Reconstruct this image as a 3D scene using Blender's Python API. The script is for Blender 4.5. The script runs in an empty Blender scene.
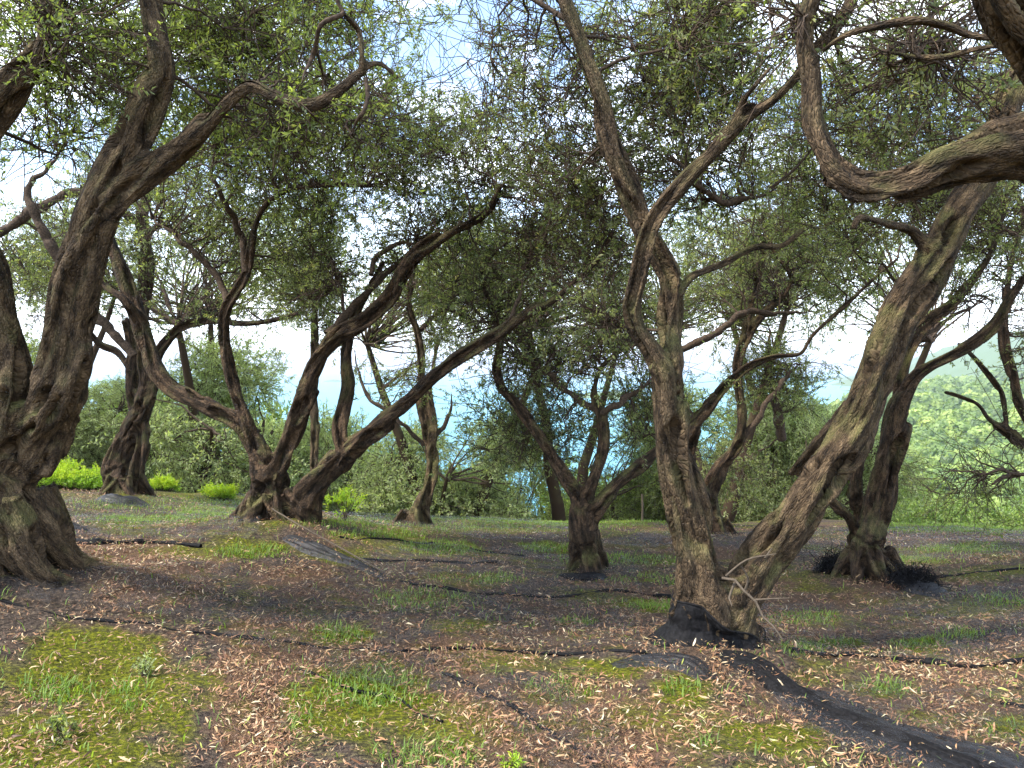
import bpy, math, random
import numpy as np
from mathutils import Vector, kdtree

random.seed(7)
RNG = np.random.default_rng(7)
R = math.radians
scene = bpy.context.scene
col = scene.collection

# ------------------------------------------------------------------ camera
FPX, HC = 773.0, 1.6
PITCH = math.atan(18 / FPX)
cam_d = bpy.data.cameras.new("camera")
cam_d.sensor_width = 36
cam_d.lens = FPX / 1024 * 36
cam_d.clip_start = 0.05
cam_d.clip_end = 90000
cam = bpy.data.objects.new("camera", cam_d)
cam.location = (0, 0, HC)
cam.rotation_euler = (R(90) - PITCH, 0, 0)
col.objects.link(cam)
scene.camera = cam

# ------------------------------------------------------------------ world and sun
SUN_EL, SUN_AZ = R(52), R(248)          # azimuth clockwise from +Y: from the left and a little behind
world = bpy.data.worlds.new("World")
scene.world = world
world.use_nodes = True
nt = world.node_tree
nt.nodes.clear()
N = nt.nodes.new
out = N('ShaderNodeOutputWorld'); bg = N('ShaderNodeBackground'); sky = N('ShaderNodeTexSky')
sky.sky_type = 'NISHITA'; sky.sun_disc = False
sky.sun_elevation = SUN_EL; sky.sun_rotation = SUN_AZ
sky.air_density = 1.0; sky.dust_density = 0.6; sky.ozone_density = 1.5
tc = N('ShaderNodeTexCoord'); mp = N('ShaderNodeMapping'); mp.inputs['Scale'].default_value = (1, 1, 2.6)
nz = N('ShaderNodeTexNoise'); nz.inputs['Scale'].default_value = 2.6; nz.inputs['Detail'].default_value = 9; nz.inputs['Roughness'].default_value = 0.62
rmp = N('ShaderNodeValToRGB'); rmp.color_ramp.elements[0].position = 0.47; rmp.color_ramp.elements[1].position = 0.66
mixc = N('ShaderNodeMixRGB'); mixc.inputs[2].default_value = (9.0, 9.4, 10.0, 1)
L = nt.links.new
L(tc.outputs['Generated'], mp.inputs['Vector']); L(mp.outputs[0], nz.inputs['Vector'])
L(nz.outputs['Fac'], rmp.inputs[0])
# cloud bank low over the sea, broken cloud above it
sep = N('ShaderNodeSeparateXYZ'); L(tc.outputs['Generated'], sep.inputs[0])
mr = N('ShaderNodeMapRange'); mr.inputs[1].default_value = 0.0; mr.inputs[2].default_value = 0.24; mr.inputs[3].default_value = 0.85; mr.inputs[4].default_value = 0.0
L(sep.outputs['Z'], mr.inputs[0])
mx = N('ShaderNodeMath'); mx.operation = 'MAXIMUM'; L(rmp.outputs[0], mx.inputs[0]); L(mr.outputs[0], mx.inputs[1])
L(mx.outputs[0], mixc.inputs[0]); L(sky.outputs[0], mixc.inputs[1]); L(mixc.outputs[0], bg.inputs[0])
bg.inputs[1].default_value = 0.15
L(bg.outputs[0], out.inputs[0])

sun_d = bpy.data.lights.new("sun", 'SUN')
sun_d.energy = 2.6
sun_d.angle = R(7)
sun_d.color = (1.0, 0.95, 0.86)
sun = bpy.data.objects.new("sun", sun_d)
sv = Vector((math.sin(SUN_AZ) * math.cos(SUN_EL), math.cos(SUN_AZ) * math.cos(SUN_EL), math.sin(SUN_EL)))
sun.rotation_euler = sv.to_track_quat('Z', 'Y').to_euler()
col.objects.link(sun)
vs = scene.view_settings
vs.view_transform = 'Standard'; vs.look = 'None'; vs.gamma = 1; vs.use_curve_mapping = False
vs.exposure = 1.85
cy = scene.cycles
cy.max_bounces = 8; cy.diffuse_bounces = 3; cy.glossy_bounces = 2; cy.transmission_bounces = 3
cy.transparent_max_bounces = 10; cy.volume_bounces = 0
cy.use_denoising = True
cy.sample_clamp_indirect = 6
cy.caustics_reflective = False; cy.caustics_refractive = False

# ------------------------------------------------------------------ helpers
cp, sp = math.cos(PITCH), math.sin(PITCH)
def at(px, py, d):
    """the point seen at pixel px, py of the photo, d metres ahead"""
    u = (np.asarray(px, float) - 512) / FPX
    w = (384 - np.asarray(py, float)) / FPX
    y = cp + w * sp
    z = -sp + w * cp
    k = np.asarray(d, float) / y
    return np.stack([u * k, np.broadcast_to(np.asarray(d, float), np.shape(u * k)) * 1.0, HC + z * k], -1)
def to_px(P):
    P = np.asarray(P, float)
    rx, ry, rz = P[..., 0], P[..., 1], P[..., 2] - HC
    f = ry * cp - rz * sp
    up = ry * sp + rz * cp
    f = np.where(f > 0.01, f, 0.01)
    return 512 + FPX * rx / f, 384 - FPX * up / f, f

_perm = RNG.permutation(256).astype(np.int64)
_perm = np.concatenate([_perm, _perm, _perm])
_g = RNG.normal(size=(256, 3)); _g /= np.linalg.norm(_g, axis=1)[:, None]
def noise3(P):
    """gradient noise, about -0.7..0.7"""
    P = np.asarray(P, float)
    I = np.floor(P).astype(np.int64); F = P - I; I &= 255
    W = F * F * F * (F * (F * 6 - 15) + 10)
    res = 0
    for dx in (0, 1):
        wx = W[:, 0] if dx else 1 - W[:, 0]
        for dy in (0, 1):
            wy = W[:, 1] if dy else 1 - W[:, 1]
            for dz in (0, 1):
                wz = W[:, 2] if dz else 1 - W[:, 2]
                h = _perm[_perm[_perm[(I[:, 0] + dx) & 255] + ((I[:, 1] + dy) & 255)] + ((I[:, 2] + dz) & 255)]
                g = _g[h]
                res = res + wx * wy * wz * (g[:, 0] * (F[:, 0] - dx) + g[:, 1] * (F[:, 1] - dy) + g[:, 2] * (F[:, 2] - dz))
    return res
def fbm2(x, y, f, o=4, seed=0.0):
    s = 0; a = 1.0; x = np.ravel(x); y = np.ravel(y)
    for k in range(o):
        s = s + a * noise3(np.stack([x * f + seed, y * f - seed, np.full_like(x, seed * 1.7 + k * 3.3)], 1)); f *= 2.03; a *= 0.5
    return s

def mesh_np(name, V, F, mats, parent=None, smooth=False, mat_idx=None, attrs=None, link=True):
    me = bpy.data.meshes.new(name)
    V = np.ascontiguousarray(V, np.float32); F = np.ascontiguousarray(F, np.int32)
    n, k = F.shape
    me.vertices.add(len(V)); me.vertices.foreach_set('co', V.ravel())
    me.loops.add(n * k); me.loops.foreach_set('vertex_index', F.ravel())
    me.polygons.add(n)
    me.polygons.foreach_set('loop_start', np.arange(0, n * k, k, dtype=np.int32))
    me.polygons.foreach_set('use_smooth', np.full(n, smooth))
    if mat_idx is not None: me.polygons.foreach_set('material_index', np.ascontiguousarray(mat_idx, np.int32))
    for m in (mats if isinstance(mats, (list, tuple)) else [mats]): me.materials.append(m)
    for an, (typ, dom, data) in (attrs or {}).items():
        a = me.attributes.new(an, typ, dom)
        a.data.foreach_set('vector' if typ == 'FLOAT_VECTOR' else ('color' if typ == 'FLOAT_COLOR' else 'value'), np.ascontiguousarray(data, np.float32).ravel())
    me.update(calc_edges=True)
    o = bpy.data.objects.new(name, me)
    if link: col.objects.link(o)
    if parent is not None: o.parent = parent
    return o
def tag(o, label=None, cat=None, group=None, kind=None):
    if label: o['label'] = label
    if cat: o['category'] = cat
    if group: o['group'] = group
    if kind: o['kind'] = kind
    return o
def thing(name, label, cat, loc, group=None):
    o = bpy.data.objects.new(name, None); o.location = loc; o.empty_display_size = 0.2
    col.objects.link(o)
    return tag(o, label, cat, group)

def quad_tubes(P, Rad, k):
    """N tubes of n rings: P (N,n,3), Rad (N,n) -> verts, quads"""
    Nn, n, _ = P.shape
    T = np.gradient(P, axis=1); T /= np.linalg.norm(T, axis=2)[..., None] + 1e-9
    ref = RNG.normal(size=(Nn, 1, 3))
    A = np.cross(T, np.broadcast_to(ref, T.shape)); A /= np.linalg.norm(A, axis=2)[..., None] + 1e-9
    B = np.cross(T, A)
    th = np.arange(k) * 2 * np.pi / k
    V = P[:, :, None, :] + Rad[:, :, None, None] * (np.cos(th)[None, None, :, None] * A[:, :, None, :] + np.sin(th)[None, None, :, None] * B[:, :, None, :])
    idx = np.arange(Nn * n * k).reshape(Nn, n, k)
    a = idx[:, :-1, :]; b = np.roll(a, -1, 2); c = idx[:, 1:, :]; d = np.roll(c, -1, 2)
    return V.reshape(-1, 3), np.stack([a, b, d, c], -1).reshape(-1, 4)

# ------------------------------------------------------------------ materials
def new_mat(name):
    m = bpy.data.materials.new(name); m.use_nodes = True
    m.node_tree.nodes.clear()
    return m, m.node_tree.nodes.new, m.node_tree.links.new
def ramp(Nn, stops):
    r = Nn('ShaderNodeValToRGB'); e = r.color_ramp.elements
    while len(e) < len(stops): e.new(0.5)
    for x, (p, c) in zip(e, stops): x.position = p; x.color = (*c, 1)
    return r
def bark_mat(name, lite, mid, dark, moss=0.35):
    m, Nn, Lk = new_mat(name)
    o = Nn('ShaderNodeOutputMaterial'); b = Nn('ShaderNodeBsdfPrincipled'); b.inputs['Roughness'].default_value = 0.85; b.inputs['Specular IOR Level'].default_value = 0.2
    at_ = Nn('ShaderNodeAttribute'); at_.attribute_name = 'bark'
    mp = Nn('ShaderNodeMapping'); mp.inputs['Scale'].default_value = (1, 1, 0.28); Lk(at_.outputs['Vector'], mp.inputs[0])
    n1 = Nn('ShaderNodeTexNoise'); n1.inputs['Scale'].default_value = 26; n1.inputs['Detail'].default_value = 8; n1.inputs['Roughness'].default_value = 0.65; Lk(mp.outputs[0], n1.inputs['Vector'])
    vo = Nn('ShaderNodeTexVoronoi'); vo.feature = 'DISTANCE_TO_EDGE'; vo.inputs['Scale'].default_value = 80; Lk(mp.outputs[0], vo.inputs['Vector'])
    geo = Nn('ShaderNodeNewGeometry')
    n2 = Nn('ShaderNodeTexNoise'); n2.inputs['Scale'].default_value = 4.5; n2.inputs['Detail'].default_value = 4; Lk(geo.outputs['Position'], n2.inputs['Vector'])
    n3 = Nn('ShaderNodeTexNoise'); n3.inputs['Scale'].default_value = 110; n3.inputs['Detail'].default_value = 4; Lk(at_.outputs['Vector'], n3.inputs['Vector'])
    r = ramp(Nn, [(0.36, dark), (0.50, mid), (0.66, lite)]); Lk(n1.outputs[0], r.inputs[0])
    # lichen and moss on skyward faces and in blotches
    sx = Nn('ShaderNodeSeparateXYZ'); Lk(geo.outputs['Normal'], sx.inputs[0])
    mr = Nn('ShaderNodeMapRange'); mr.inputs[1].default_value = -0.3; mr.inputs[2].default_value = 0.9; Lk(sx.outputs['Z'], mr.inputs[0])
    r2 = ramp(Nn, [(0.48, (0, 0, 0)), (0.64, (1, 1, 1))]); Lk(n2.outputs[0], r2.inputs[0])
    mu = Nn('ShaderNodeMath'); mu.operation = 'MULTIPLY'; Lk(mr.outputs[0], mu.inputs[0]); Lk(r2.outputs[0], mu.inputs[1])
    mu2 = Nn('ShaderNodeMath'); mu2.operation = 'MULTIPLY'; mu2.inputs[1].default_value = moss * 2; mu2.use_clamp = True; Lk(mu.outputs[0], mu2.inputs[0])
    mx = Nn('ShaderNodeMixRGB'); mx.inputs[2].default_value = (0.15, 0.15, 0.05, 1); Lk(mu2.outputs[0], mx.inputs[0]); Lk(r.outputs[0], mx.inputs[1])
    r3 = ramp(Nn, [(0.35, (0.7, 0.7, 0.7)), (0.65, (1.25, 1.2, 1.15))]); Lk(n3.outputs[0], r3.inputs[0])
    mm = Nn('ShaderNodeMixRGB'); mm.blend_type = 'MULTIPLY'; mm.inputs[0].default_value = 1; Lk(mx.outputs[0], mm.inputs[1]); Lk(r3.outputs[0], mm.inputs[2])
    Lk(mm.outputs[0], b.inputs['Base Color'])
    ad = Nn('ShaderNodeMath'); ad.operation = 'MULTIPLY_ADD'; ad.inputs[1].default_value = 0.5
    vr = Nn('ShaderNodeMapRange'); vr.inputs[2].default_value = 0.25; Lk(vo.outputs['Distance'], vr.inputs[0])
    Lk(vr.outputs[0], ad.inputs[0]); Lk(n1.outputs[0], ad.inputs[2])
    bu = Nn('ShaderNodeBump'); bu.inputs['Strength'].default_value = 0.9; bu.inputs['Distance'].default_value = 0.02; Lk(ad.outputs[0], bu.inputs['Height'])
    Lk(bu.outputs[0], b.inputs['Normal'])
    Lk(b.outputs[0], o.inputs[0])
    return m
BARK = bark_mat('olive_bark', (0.165, 0.115, 0.066), (0.070, 0.047, 0.027), (0.015, 0.010, 0.006))
BARK_DARK = bark_mat('olive_bark_dark', (0.125, 0.080, 0.046), (0.046, 0.029, 0.017), (0.010, 0.007, 0.004))

def plain_mat(name, c, rough=0.85, var=0.3, scale=30, spec=0.25):
    m, Nn, Lk = new_mat(name)
    o = Nn('ShaderNodeOutputMaterial'); b = Nn('ShaderNodeBsdfPrincipled'); b.inputs['Roughness'].default_value = rough; b.inputs['Specular IOR Level'].default_value = spec
    g = Nn('ShaderNodeNewGeometry'); n = Nn('ShaderNodeTexNoise'); n.inputs['Scale'].default_value = scale; n.inputs['Detail'].default_value = 5; Lk(g.outputs['Position'], n.inputs['Vector'])
    r = ramp(Nn, [(0.3, tuple(x * (1 - var) for x in c)), (0.7, tuple(x * (1 + var) for x in c))]); Lk(n.outputs[0], r.inputs[0])
    Lk(r.outputs[0], b.inputs['Base Color'])
    bu = Nn('ShaderNodeBump'); bu.inputs['Strength'].default_value = 0.5; bu.inputs['Distance'].default_value = 0.01; Lk(n.outputs[0], bu.inputs['Height']); Lk(bu.outputs[0], b.inputs['Normal'])
    Lk(b.outputs[0], o.inputs[0])
    return m
TWIG = plain_mat('olive_twig', (0.062, 0.042, 0.028), 0.95, 0.6, 45)

def leaf_mat(name, stops, back, trans=0.35, gloss=0.35):
    """stops: colours over the per-leaf random value; back: tint of the underside"""
    m, Nn, Lk = new_mat(name)
    o = Nn('ShaderNodeOutputMaterial'); b = Nn('ShaderNodeBsdfPrincipled'); b.inputs['Roughness'].default_value = 0.5; b.inputs['Specular IOR Level'].default_value = gloss
    a = Nn('ShaderNodeAttribute'); a.attribute_name = 'rnd'
    r = ramp(Nn, stops); Lk(a.outputs['Fac'], r.inputs[0])
    g = Nn('ShaderNodeNewGeometry')
    mx = Nn('ShaderNodeMixRGB'); mx.inputs[2].default_value = (*back, 1)
    mb = Nn('ShaderNodeMath'); mb.operation = 'MULTIPLY'; mb.inputs[1].default_value = 0.6; Lk(g.outputs['Backfacing'], mb.inputs[0])
    Lk(mb.outputs[0], mx.inputs[0]); Lk(r.outputs[0], mx.inputs[1])
    Lk(mx.outputs[0], b.inputs['Base Color'])
    t = Nn('ShaderNodeBsdfTranslucent')
    tm = Nn('ShaderNodeMixRGB'); tm.blend_type = 'MULTIPLY'; tm.inputs[0].default_value = 1; tm.inputs[2].default_value = (1.95, 2.15, 0.95, 1); Lk(r.outputs[0], tm.inputs[1]); Lk(tm.outputs[0], t.inputs['Color'])
    ms = Nn('ShaderNodeMixShader'); ms.inputs[0].default_value = trans; Lk(b.outputs[0], ms.inputs[1]); Lk(t.outputs[0], ms.inputs[2])
    Lk(ms.outputs[0], o.inputs[0])
    return m
LEAF = leaf_mat('olive_leaf', [(0, (0.035, 0.055, 0.016)), (0.4, (0.10, 0.12, 0.042)), (0.8, (0.25, 0.265, 0.10)), (1, (0.32, 0.24, 0.11))], (0.26, 0.275, 0.19), 0.48)
LEAF_LIGHT = leaf_mat('olive_leaf_light', [(0, (0.06, 0.09, 0.022)), (0.5, (0.16, 0.19, 0.05)), (0.9, (0.29, 0.32, 0.09)), (1, (0.28, 0.2, 0.09))], (0.2, 0.22, 0.14), 0.45)
LEAF_FAR = leaf_mat('hazed_far_leaf', [(0, (0.15, 0.18, 0.085)), (0.5, (0.29, 0.325, 0.155)), (1, (0.44, 0.465, 0.25))], (0.2, 0.23, 0.14), 0.4)  # olive green made paler: distance haze is put into the leaf colour
LEAF_BUSH = leaf_mat('spurge_leaf', [(0, (0.09, 0.18, 0.015)), (0.5, (0.24, 0.36, 0.02)), (1, (0.48, 0.48, 0.03))], (0.3, 0.4, 0.06), 0.35)
LEAF_FOREST = leaf_mat('forest_leaf', [(0, (0.07, 0.11, 0.03)), (0.5, (0.17, 0.24, 0.055)), (1, (0.32, 0.37, 0.09))], (0.13, 0.18, 0.06), 0.3)

# ------------------------------------------------------------------ the ground
def _z(px, py, d): return float(at(px, py, d)[2])
ctrl_px = [(0, 768, 3.0), (512, 768, 3.1), (1000, 768, 3.2), (-10, 590, 5.0), (60, 618, 4.6), (300, 640, 4.7), (500, 650, 4.8), (715, 658, 4.9), (1000, 655, 5.0),
           (285, 528, 7.8), (125, 505, 10.5), (420, 526, 10.3), (587, 574, 7.6), (866, 580, 7.3), (709, 532, 10.3), (1010, 560, 8.3),
           (0, 480, 14), (150, 482, 14), (300, 500, 14), (450, 516, 14), (700, 522, 14), (900, 520, 14), (1024, 520, 14),
           (-500, 520, 7), (-700, 600, 4), (-400, 500, 14), (1500, 620, 5), (1400, 560, 10), (1500, 540, 14)]
ctrl = [(float(at(a, b, c)[0]), c, _z(a, b, c)) for a, b, c in ctrl_px] + [(-6, -3, -0.1), (0, -3, 0.0), (6, -3, -0.1), (0, 0, 0.02), (-4, 0, 0), (4, 0, -0.05)]
CP = np.array(ctrl)
def _U(r): return np.where(r > 1e-6, r * r * np.log(np.maximum(r, 1e-6)), 0)
_n = len(CP)
_K = _U(np.linalg.norm(CP[:, None, :2] - CP[None, :, :2], axis=2)) + np.eye(_n) * 0.6
_Pm = np.hstack([np.ones((_n, 1)), CP[:, :2]])
_A = np.zeros((_n + 3, _n + 3)); _A[:_n, :_n] = _K; _A[:_n, _n:] = _Pm; _A[_n:, :_n] = _Pm.T
_W = np.linalg.solve(_A, np.concatenate([CP[:, 2], np.zeros(3)]))
def sstep(a, b, x):
    t = np.clip((x - a) / (b - a), 0, 1); return t * t * (3 - 2 * t)
MOUNDS = []     # x, y, height, radius
def edge_y(x): return 13.6 + 0.6 * np.sin(x * 0.5) + 0.35 * np.sin(x * 1.3 + 1)
def ground_base(x, y):
    x = np.asarray(x, float).ravel(); y = np.asarray(y, float).ravel()
    cx = np.clip(x, -9.5, 10.5); cyy = np.clip(y, -3, 14)
    z = _W[_n] + _W[_n + 1] * cx + _W[_n + 2] * cyy
    for i in range(_n):
        z = z + _W[i] * _U(np.hypot(cx - CP[i, 0], cyy - CP[i, 1]))
    for mx_, my_, mh, mr_ in MOUNDS:
        z = z + mh * np.exp(-((x - mx_) ** 2 + (y - my_) ** 2) / mr_ ** 2)
    z = z + 0.11 * fbm2(x, y, 0.7, 3, 2.0) * sstep(60, 15, np.hypot(x, y))
    return z
SEA_Z = -58.0
def terrain_far(x, y):
    r = np.hypot(x, y); a = x / np.maximum(y, 1)
    e = np.maximum(y - edge_y(x), 0)
    centre = -3.0 - 0.42 * e                                   # falls to the sea
    rr = np.array([0, 14, 40, 90, 160, 300, 500, 800, 1100, 1500, 2000, 2600, 3200, 4500])
    zz = np.array([0, -3.0, -11, -23, -30, -33, -30, -24, -30, -40, 10, 88, 110, 60])
    right = np.interp(r, rr, zz)
    centre = np.maximum(centre, SEA_Z - 20)
    k = sstep(np.where(r > 900, 0.38, 0.30), np.where(r > 900, 0.66, 0.50), a)
    z = centre * (1 - k) + right * k
    # a shoulder of land on the left, just below eye level, then down
    left = np.interp(r, [0, 14, 30, 60, 110, 200, 400], [0, -2.4, -4.8, -9.5, -22, -60, -140])
    kl = sstep(-0.36, -0.47, a)
    z = z * (1 - kl) + left * kl
    bump = fbm2(x, y, 0.004, 4, 5.0) * np.minimum(r * 0.03, 45)
    return np.maximum(z + bump * sstep(60, 300, r), SEA_Z - 40)
def ground_z(x, y):
    sh = np.shape(x)
    x = np.asarray(x, float).ravel(); y = np.asarray(y, float).ravel()
    zb = ground_base(x, y)
    zf = terrain_far(x, y) 
    k = sstep(-0.6, 6.0, y - edge_y(x))
    return (zb * (1 - k) + np.where(np.hypot(x, y) < 60, np.minimum(zf, zb), zf) * k).reshape(sh)
def gz1(x, y): return float(ground_z(np.array([x]), np.array([y]))[0])
def gp(px, py):
    """where the ray of a photo pixel meets the ground"""
    ds = np.linspace(2, 20, 500)
    P = at(np.full_like(ds, px), np.full_like(ds, py), ds)
    g = ground_z(P[:, 0], P[:, 1])
    i = np.argmax(P[:, 2] <= g) if (P[:, 2] <= g).any() else len(ds) - 1
    return P[i]

TREE_BASE = {}
def base_at(px, py, d):
    p = at(px, py, d); return (float(p[0]), float(p[1]))
for px, py, d, h, r in [(-15, 590, 5.0, 0.16, 0.8), (285, 525, 7.8, 0.13, 0.9), (125, 503, 10.5, 0.12, 0.8), (420, 524, 10.3, 0.05, 0.5), (587, 572, 7.6, 0.05, 0.45), (866, 578, 7.3, 0.08, 0.7), (716, 650, 4.9, 0.12, 0.6)]:
    x, y = base_at(px, py, d); MOUNDS.append((x, y, h, r))

# ---- surface masks, drawn as patches on the ground
moss_px = [(90, 690, 150, 60, 1), (60, 740, 140, 50, 1), (360, 700, 90, 45, .9), (430, 740, 90, 30, .7), (520, 660, 70, 14, .6), (690, 690, 45, 20, 1), (600, 668, 60, 12, .8), (775, 738, 55, 14, 1), (700, 740, 60, 18, .5),
           (340, 636, 35, 12, .9), (250, 548, 60, 10, .7), (190, 552, 40, 8, .7), (430, 548, 70, 12, .8), (550, 548, 40, 7, .9), (660, 606, 40, 7, 1), (575, 622, 30, 5, 1), (655, 585, 70, 10, .3),
           (960, 550, 70, 8, .8), (970, 575, 60, 8, .6), (1000, 730, 40, 12, .9), (880, 690, 40, 12, .7), (920, 645, 36, 7, 1), (840, 643, 26, 5, 1), (960, 635, 30, 6, .8), (800, 645, 40, 10, .5), (980, 610, 60, 10, .6), (690, 560, 30, 7, .5), (640, 545, 60, 6, .5), (880, 548, 60, 6, .6), (480, 528, 120, 6, .7), (180, 520, 60, 7, .7), (320, 520, 50, 8, .6), (200, 500, 200, 10, .7), (500, 520, 400, 8, .7), (420, 600, 60, 14, .6), (800, 620, 60, 10, .6), (620, 560, 90, 8, .6), (300, 610, 50, 10, .5), (900, 600, 60, 10, .5), (480, 580, 60, 8, .6), (760, 570, 60, 7, .6), (560, 690, 60, 16, .6), (460, 625, 50, 8, .7), (720, 620, 40, 6, .6), (150, 520, 60, 8, .8), (330, 555, 50, 8, .7), (380, 535, 60, 6, .8), (700, 600, 30, 8, .5), (910, 560, 60, 6, .8), (820, 590, 40, 5, .6), (650, 715, 60, 14, .6), (250, 660, 30, 8, .5), (940, 720, 60, 12, .6)]
litter_px = [(150, 575, 90, 35, 1), (250, 700, 40, 90, 1), (290, 575, 60, 18, .9), (300, 650, 60, 30, .7), (470, 700, 70, 40, .8), (560, 720, 100, 40, .8), (400, 660, 150, 25, .8), (640, 740, 90, 40, .8), (620, 620, 90, 30, .5), (750, 600, 150, 40, .5), (850, 620, 130, 40, .6), (800, 700, 100, 40, .4), (960, 700, 80, 40, .6), (200, 500, 60, 10, .7), (700, 550, 60, 14, .7), (930, 590, 80, 40, .4), (550, 560, 100, 20, .3), (130, 660, 100, 60, .45), (380, 590, 70, 20, .6)]
def mask_of(x, y, lst, seed):
    z = ground_z(x, y)
    X, Y, _ = to_px(np.stack([x, y, z], -1))
    m = np.zeros_like(x)
    n = (fbm2(x, y, 1.3, 3, seed) + 0.7 * fbm2(x, y, 6.0, 3, seed + 4)).reshape(x.shape)
    for cx, cyp, rx, ry, s in lst:
        d = ((X - cx) / (rx * 1.1)) ** 2 + ((Y - cyp) / (ry * 1.2)) ** 2
        m = np.maximum(m, s * np.clip((1.35 - d) * 0.75 + n * 0.9, 0, 1))
    wide = np.clip(0.40 + n * 1.5, 0, 1) * 0.55
    out_of = (X < -60) | (X > 1084) | (Y > 800) | (y < 2)
    return np.where(out_of, np.clip(0.4 + n * 1.4, 0, 1) * 0.8, np.maximum(m, wide))

def axis_x():
    t = np.linspace(-1, 1, 760)
    return np.sign(t) * (7.0 * np.abs(t) + 5200 * np.abs(t) ** 9)
def axis_y():
    a = np.linspace(2.0, 15.0, 420); b = 15.0 + np.cumsum(np.geomspace(0.06, 160, 190)) ; c = np.array([-400, -120, -40, -14, -6, -3, -1.5, -0.5, 0.3, 0.9, 1.4, 1.7])
    return np.concatenate([c, a, b[b < 5200]])
GX, GY = np.meshgrid(axis_x(), axis_y())
GZ = ground_z(GX, GY)
near = (np.hypot(GX, GY) < 24)
GZ = GZ + np.where(near, (0.018 * fbm2(GX, GY, 4.5, 3, 8.0)).reshape(GX.shape), 0)
MOSS = np.zeros_like(GX); LIT = np.zeros_like(GX)
sel = (GY < 18) & (np.abs(GX) < 14) & (GY > -20)
MOSS[sel] = mask_of(GX[sel], GY[sel], moss_px, 3.0); LIT[sel] = mask_of(GX[sel], GY[sel], litter_px, 9.0)
farmask = sstep(1.0, 6.0, GY - edge_y(GX))
ny, nx = GX.shape
idx = np.arange(ny * nx).reshape(ny, nx)
GF = np.stack([idx[:-1, :-1], idx[:-1, 1:], idx[1:, 1:], idx[1:, :-1]], -1).reshape(-1, 4)

m, Nn, Lk = new_mat('grove_ground')
o = Nn('ShaderNodeOutputMaterial'); b = Nn('ShaderNodeBsdfPrincipled'); b.inputs['Roughness'].default_value = 0.95; b.inputs['Specular IOR Level'].default_value = 0.1
at_ = Nn('ShaderNodeAttribute'); at_.attribute_name = 'cover'; sx = Nn('ShaderNodeSeparateColor'); Lk(at_.outputs['Color'], sx.inputs[0])
g = Nn('ShaderNodeNewGeometry')
def gn(sc, det=5, ro=0.6):
    n = Nn('ShaderNodeTexNoise'); n.inputs['Scale'].default_value = sc; n.inputs['Detail'].default_value = det; n.inputs['Roughness'].default_value = ro; Lk(g.outputs['Position'], n.inputs['Vector']); return n
n_f, n_m, n_l, n_s = gn(45), gn(9), gn(2.2), gn(160, 3)
soil = ramp(Nn, [(0.3, (0.018, 0.014, 0.012)), (0.5, (0.072, 0.054, 0.042)), (0.7, (0.19, 0.14, 0.10))]); Lk(n_f.outputs[0], soil.inputs[0])
moss = ramp(Nn, [(0.3, (0.035, 0.036, 0.008)), (0.48, (0.085, 0.092, 0.010)), (0.7, (0.24, 0.24, 0.016))]); Lk(n_f.outputs[0], moss.inputs[0])
lit = ramp(Nn, [(0.32, (0.04, 0.025, 0.018)), (0.5, (0.12, 0.072, 0.045)), (0.68, (0.28, 0.17, 0.10))]); Lk(n_s.outputs[0], lit.inputs[0])
far = ramp(Nn, [(0.3, (0.05, 0.09, 0.025)), (0.7, (0.12, 0.17, 0.05))]); Lk(n_l.outputs[0], far.inputs[0])
def thr(src, noise, lo, hi, k=0.55):
    a = Nn('ShaderNodeMath'); a.operation = 'MULTIPLY_ADD'; a.inputs[1].default_value = k; Lk(noise.outputs[0], a.inputs[0]); Lk(src, a.inputs[2])
    r = Nn('ShaderNodeMapRange'); r.inputs[1].default_value = lo; r.inputs[2].default_value = hi; Lk(a.outputs[0], r.inputs[0]); return r.outputs[0]
def mixn(f, a, b_):
    x = Nn('ShaderNodeMixRGB'); Lk(f, x.inputs[0]); Lk(a, x.inputs[1]); Lk(b_, x.inputs[2]); return x.outputs[0]
c = mixn(thr(sx.outputs['Green'], n_m, 0.5, 1.0), soil.outputs[0], lit.outputs[0])
c = mixn(thr(sx.outputs['Red'], n_f, 0.52, 1.05), c, moss.outputs[0])
c = mixn(sx.outputs['Blue'], c, far.outputs[0])
Lk(c, b.inputs['Base Color'])
ad = Nn('ShaderNodeMath'); ad.operation = 'ADD'; Lk(n_f.outputs[0], ad.inputs[0]); Lk(n_s.outputs[0], ad.inputs[1])
bu = Nn('ShaderNodeBump'); bu.inputs['Strength'].default_value = 0.8; bu.inputs['Distance'].default_value = 0.03; Lk(ad.outputs[0], bu.inputs['Height']); Lk(bu.outputs[0], b.inputs['Normal'])
Lk(b.outputs[0], o.inputs[0])
GROUND = m
cover = np.stack([MOSS.ravel(), LIT.ravel(), farmask.ravel(), np.ones(MOSS.size)], -1)
gobj = mesh_np('ground', np.stack([GX.ravel(), GY.ravel(), GZ.ravel()], -1), GF, GROUND, smooth=True, attrs={'cover': ('FLOAT_COLOR', 'POINT', cover)})
tag(gobj, kind='structure')

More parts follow.
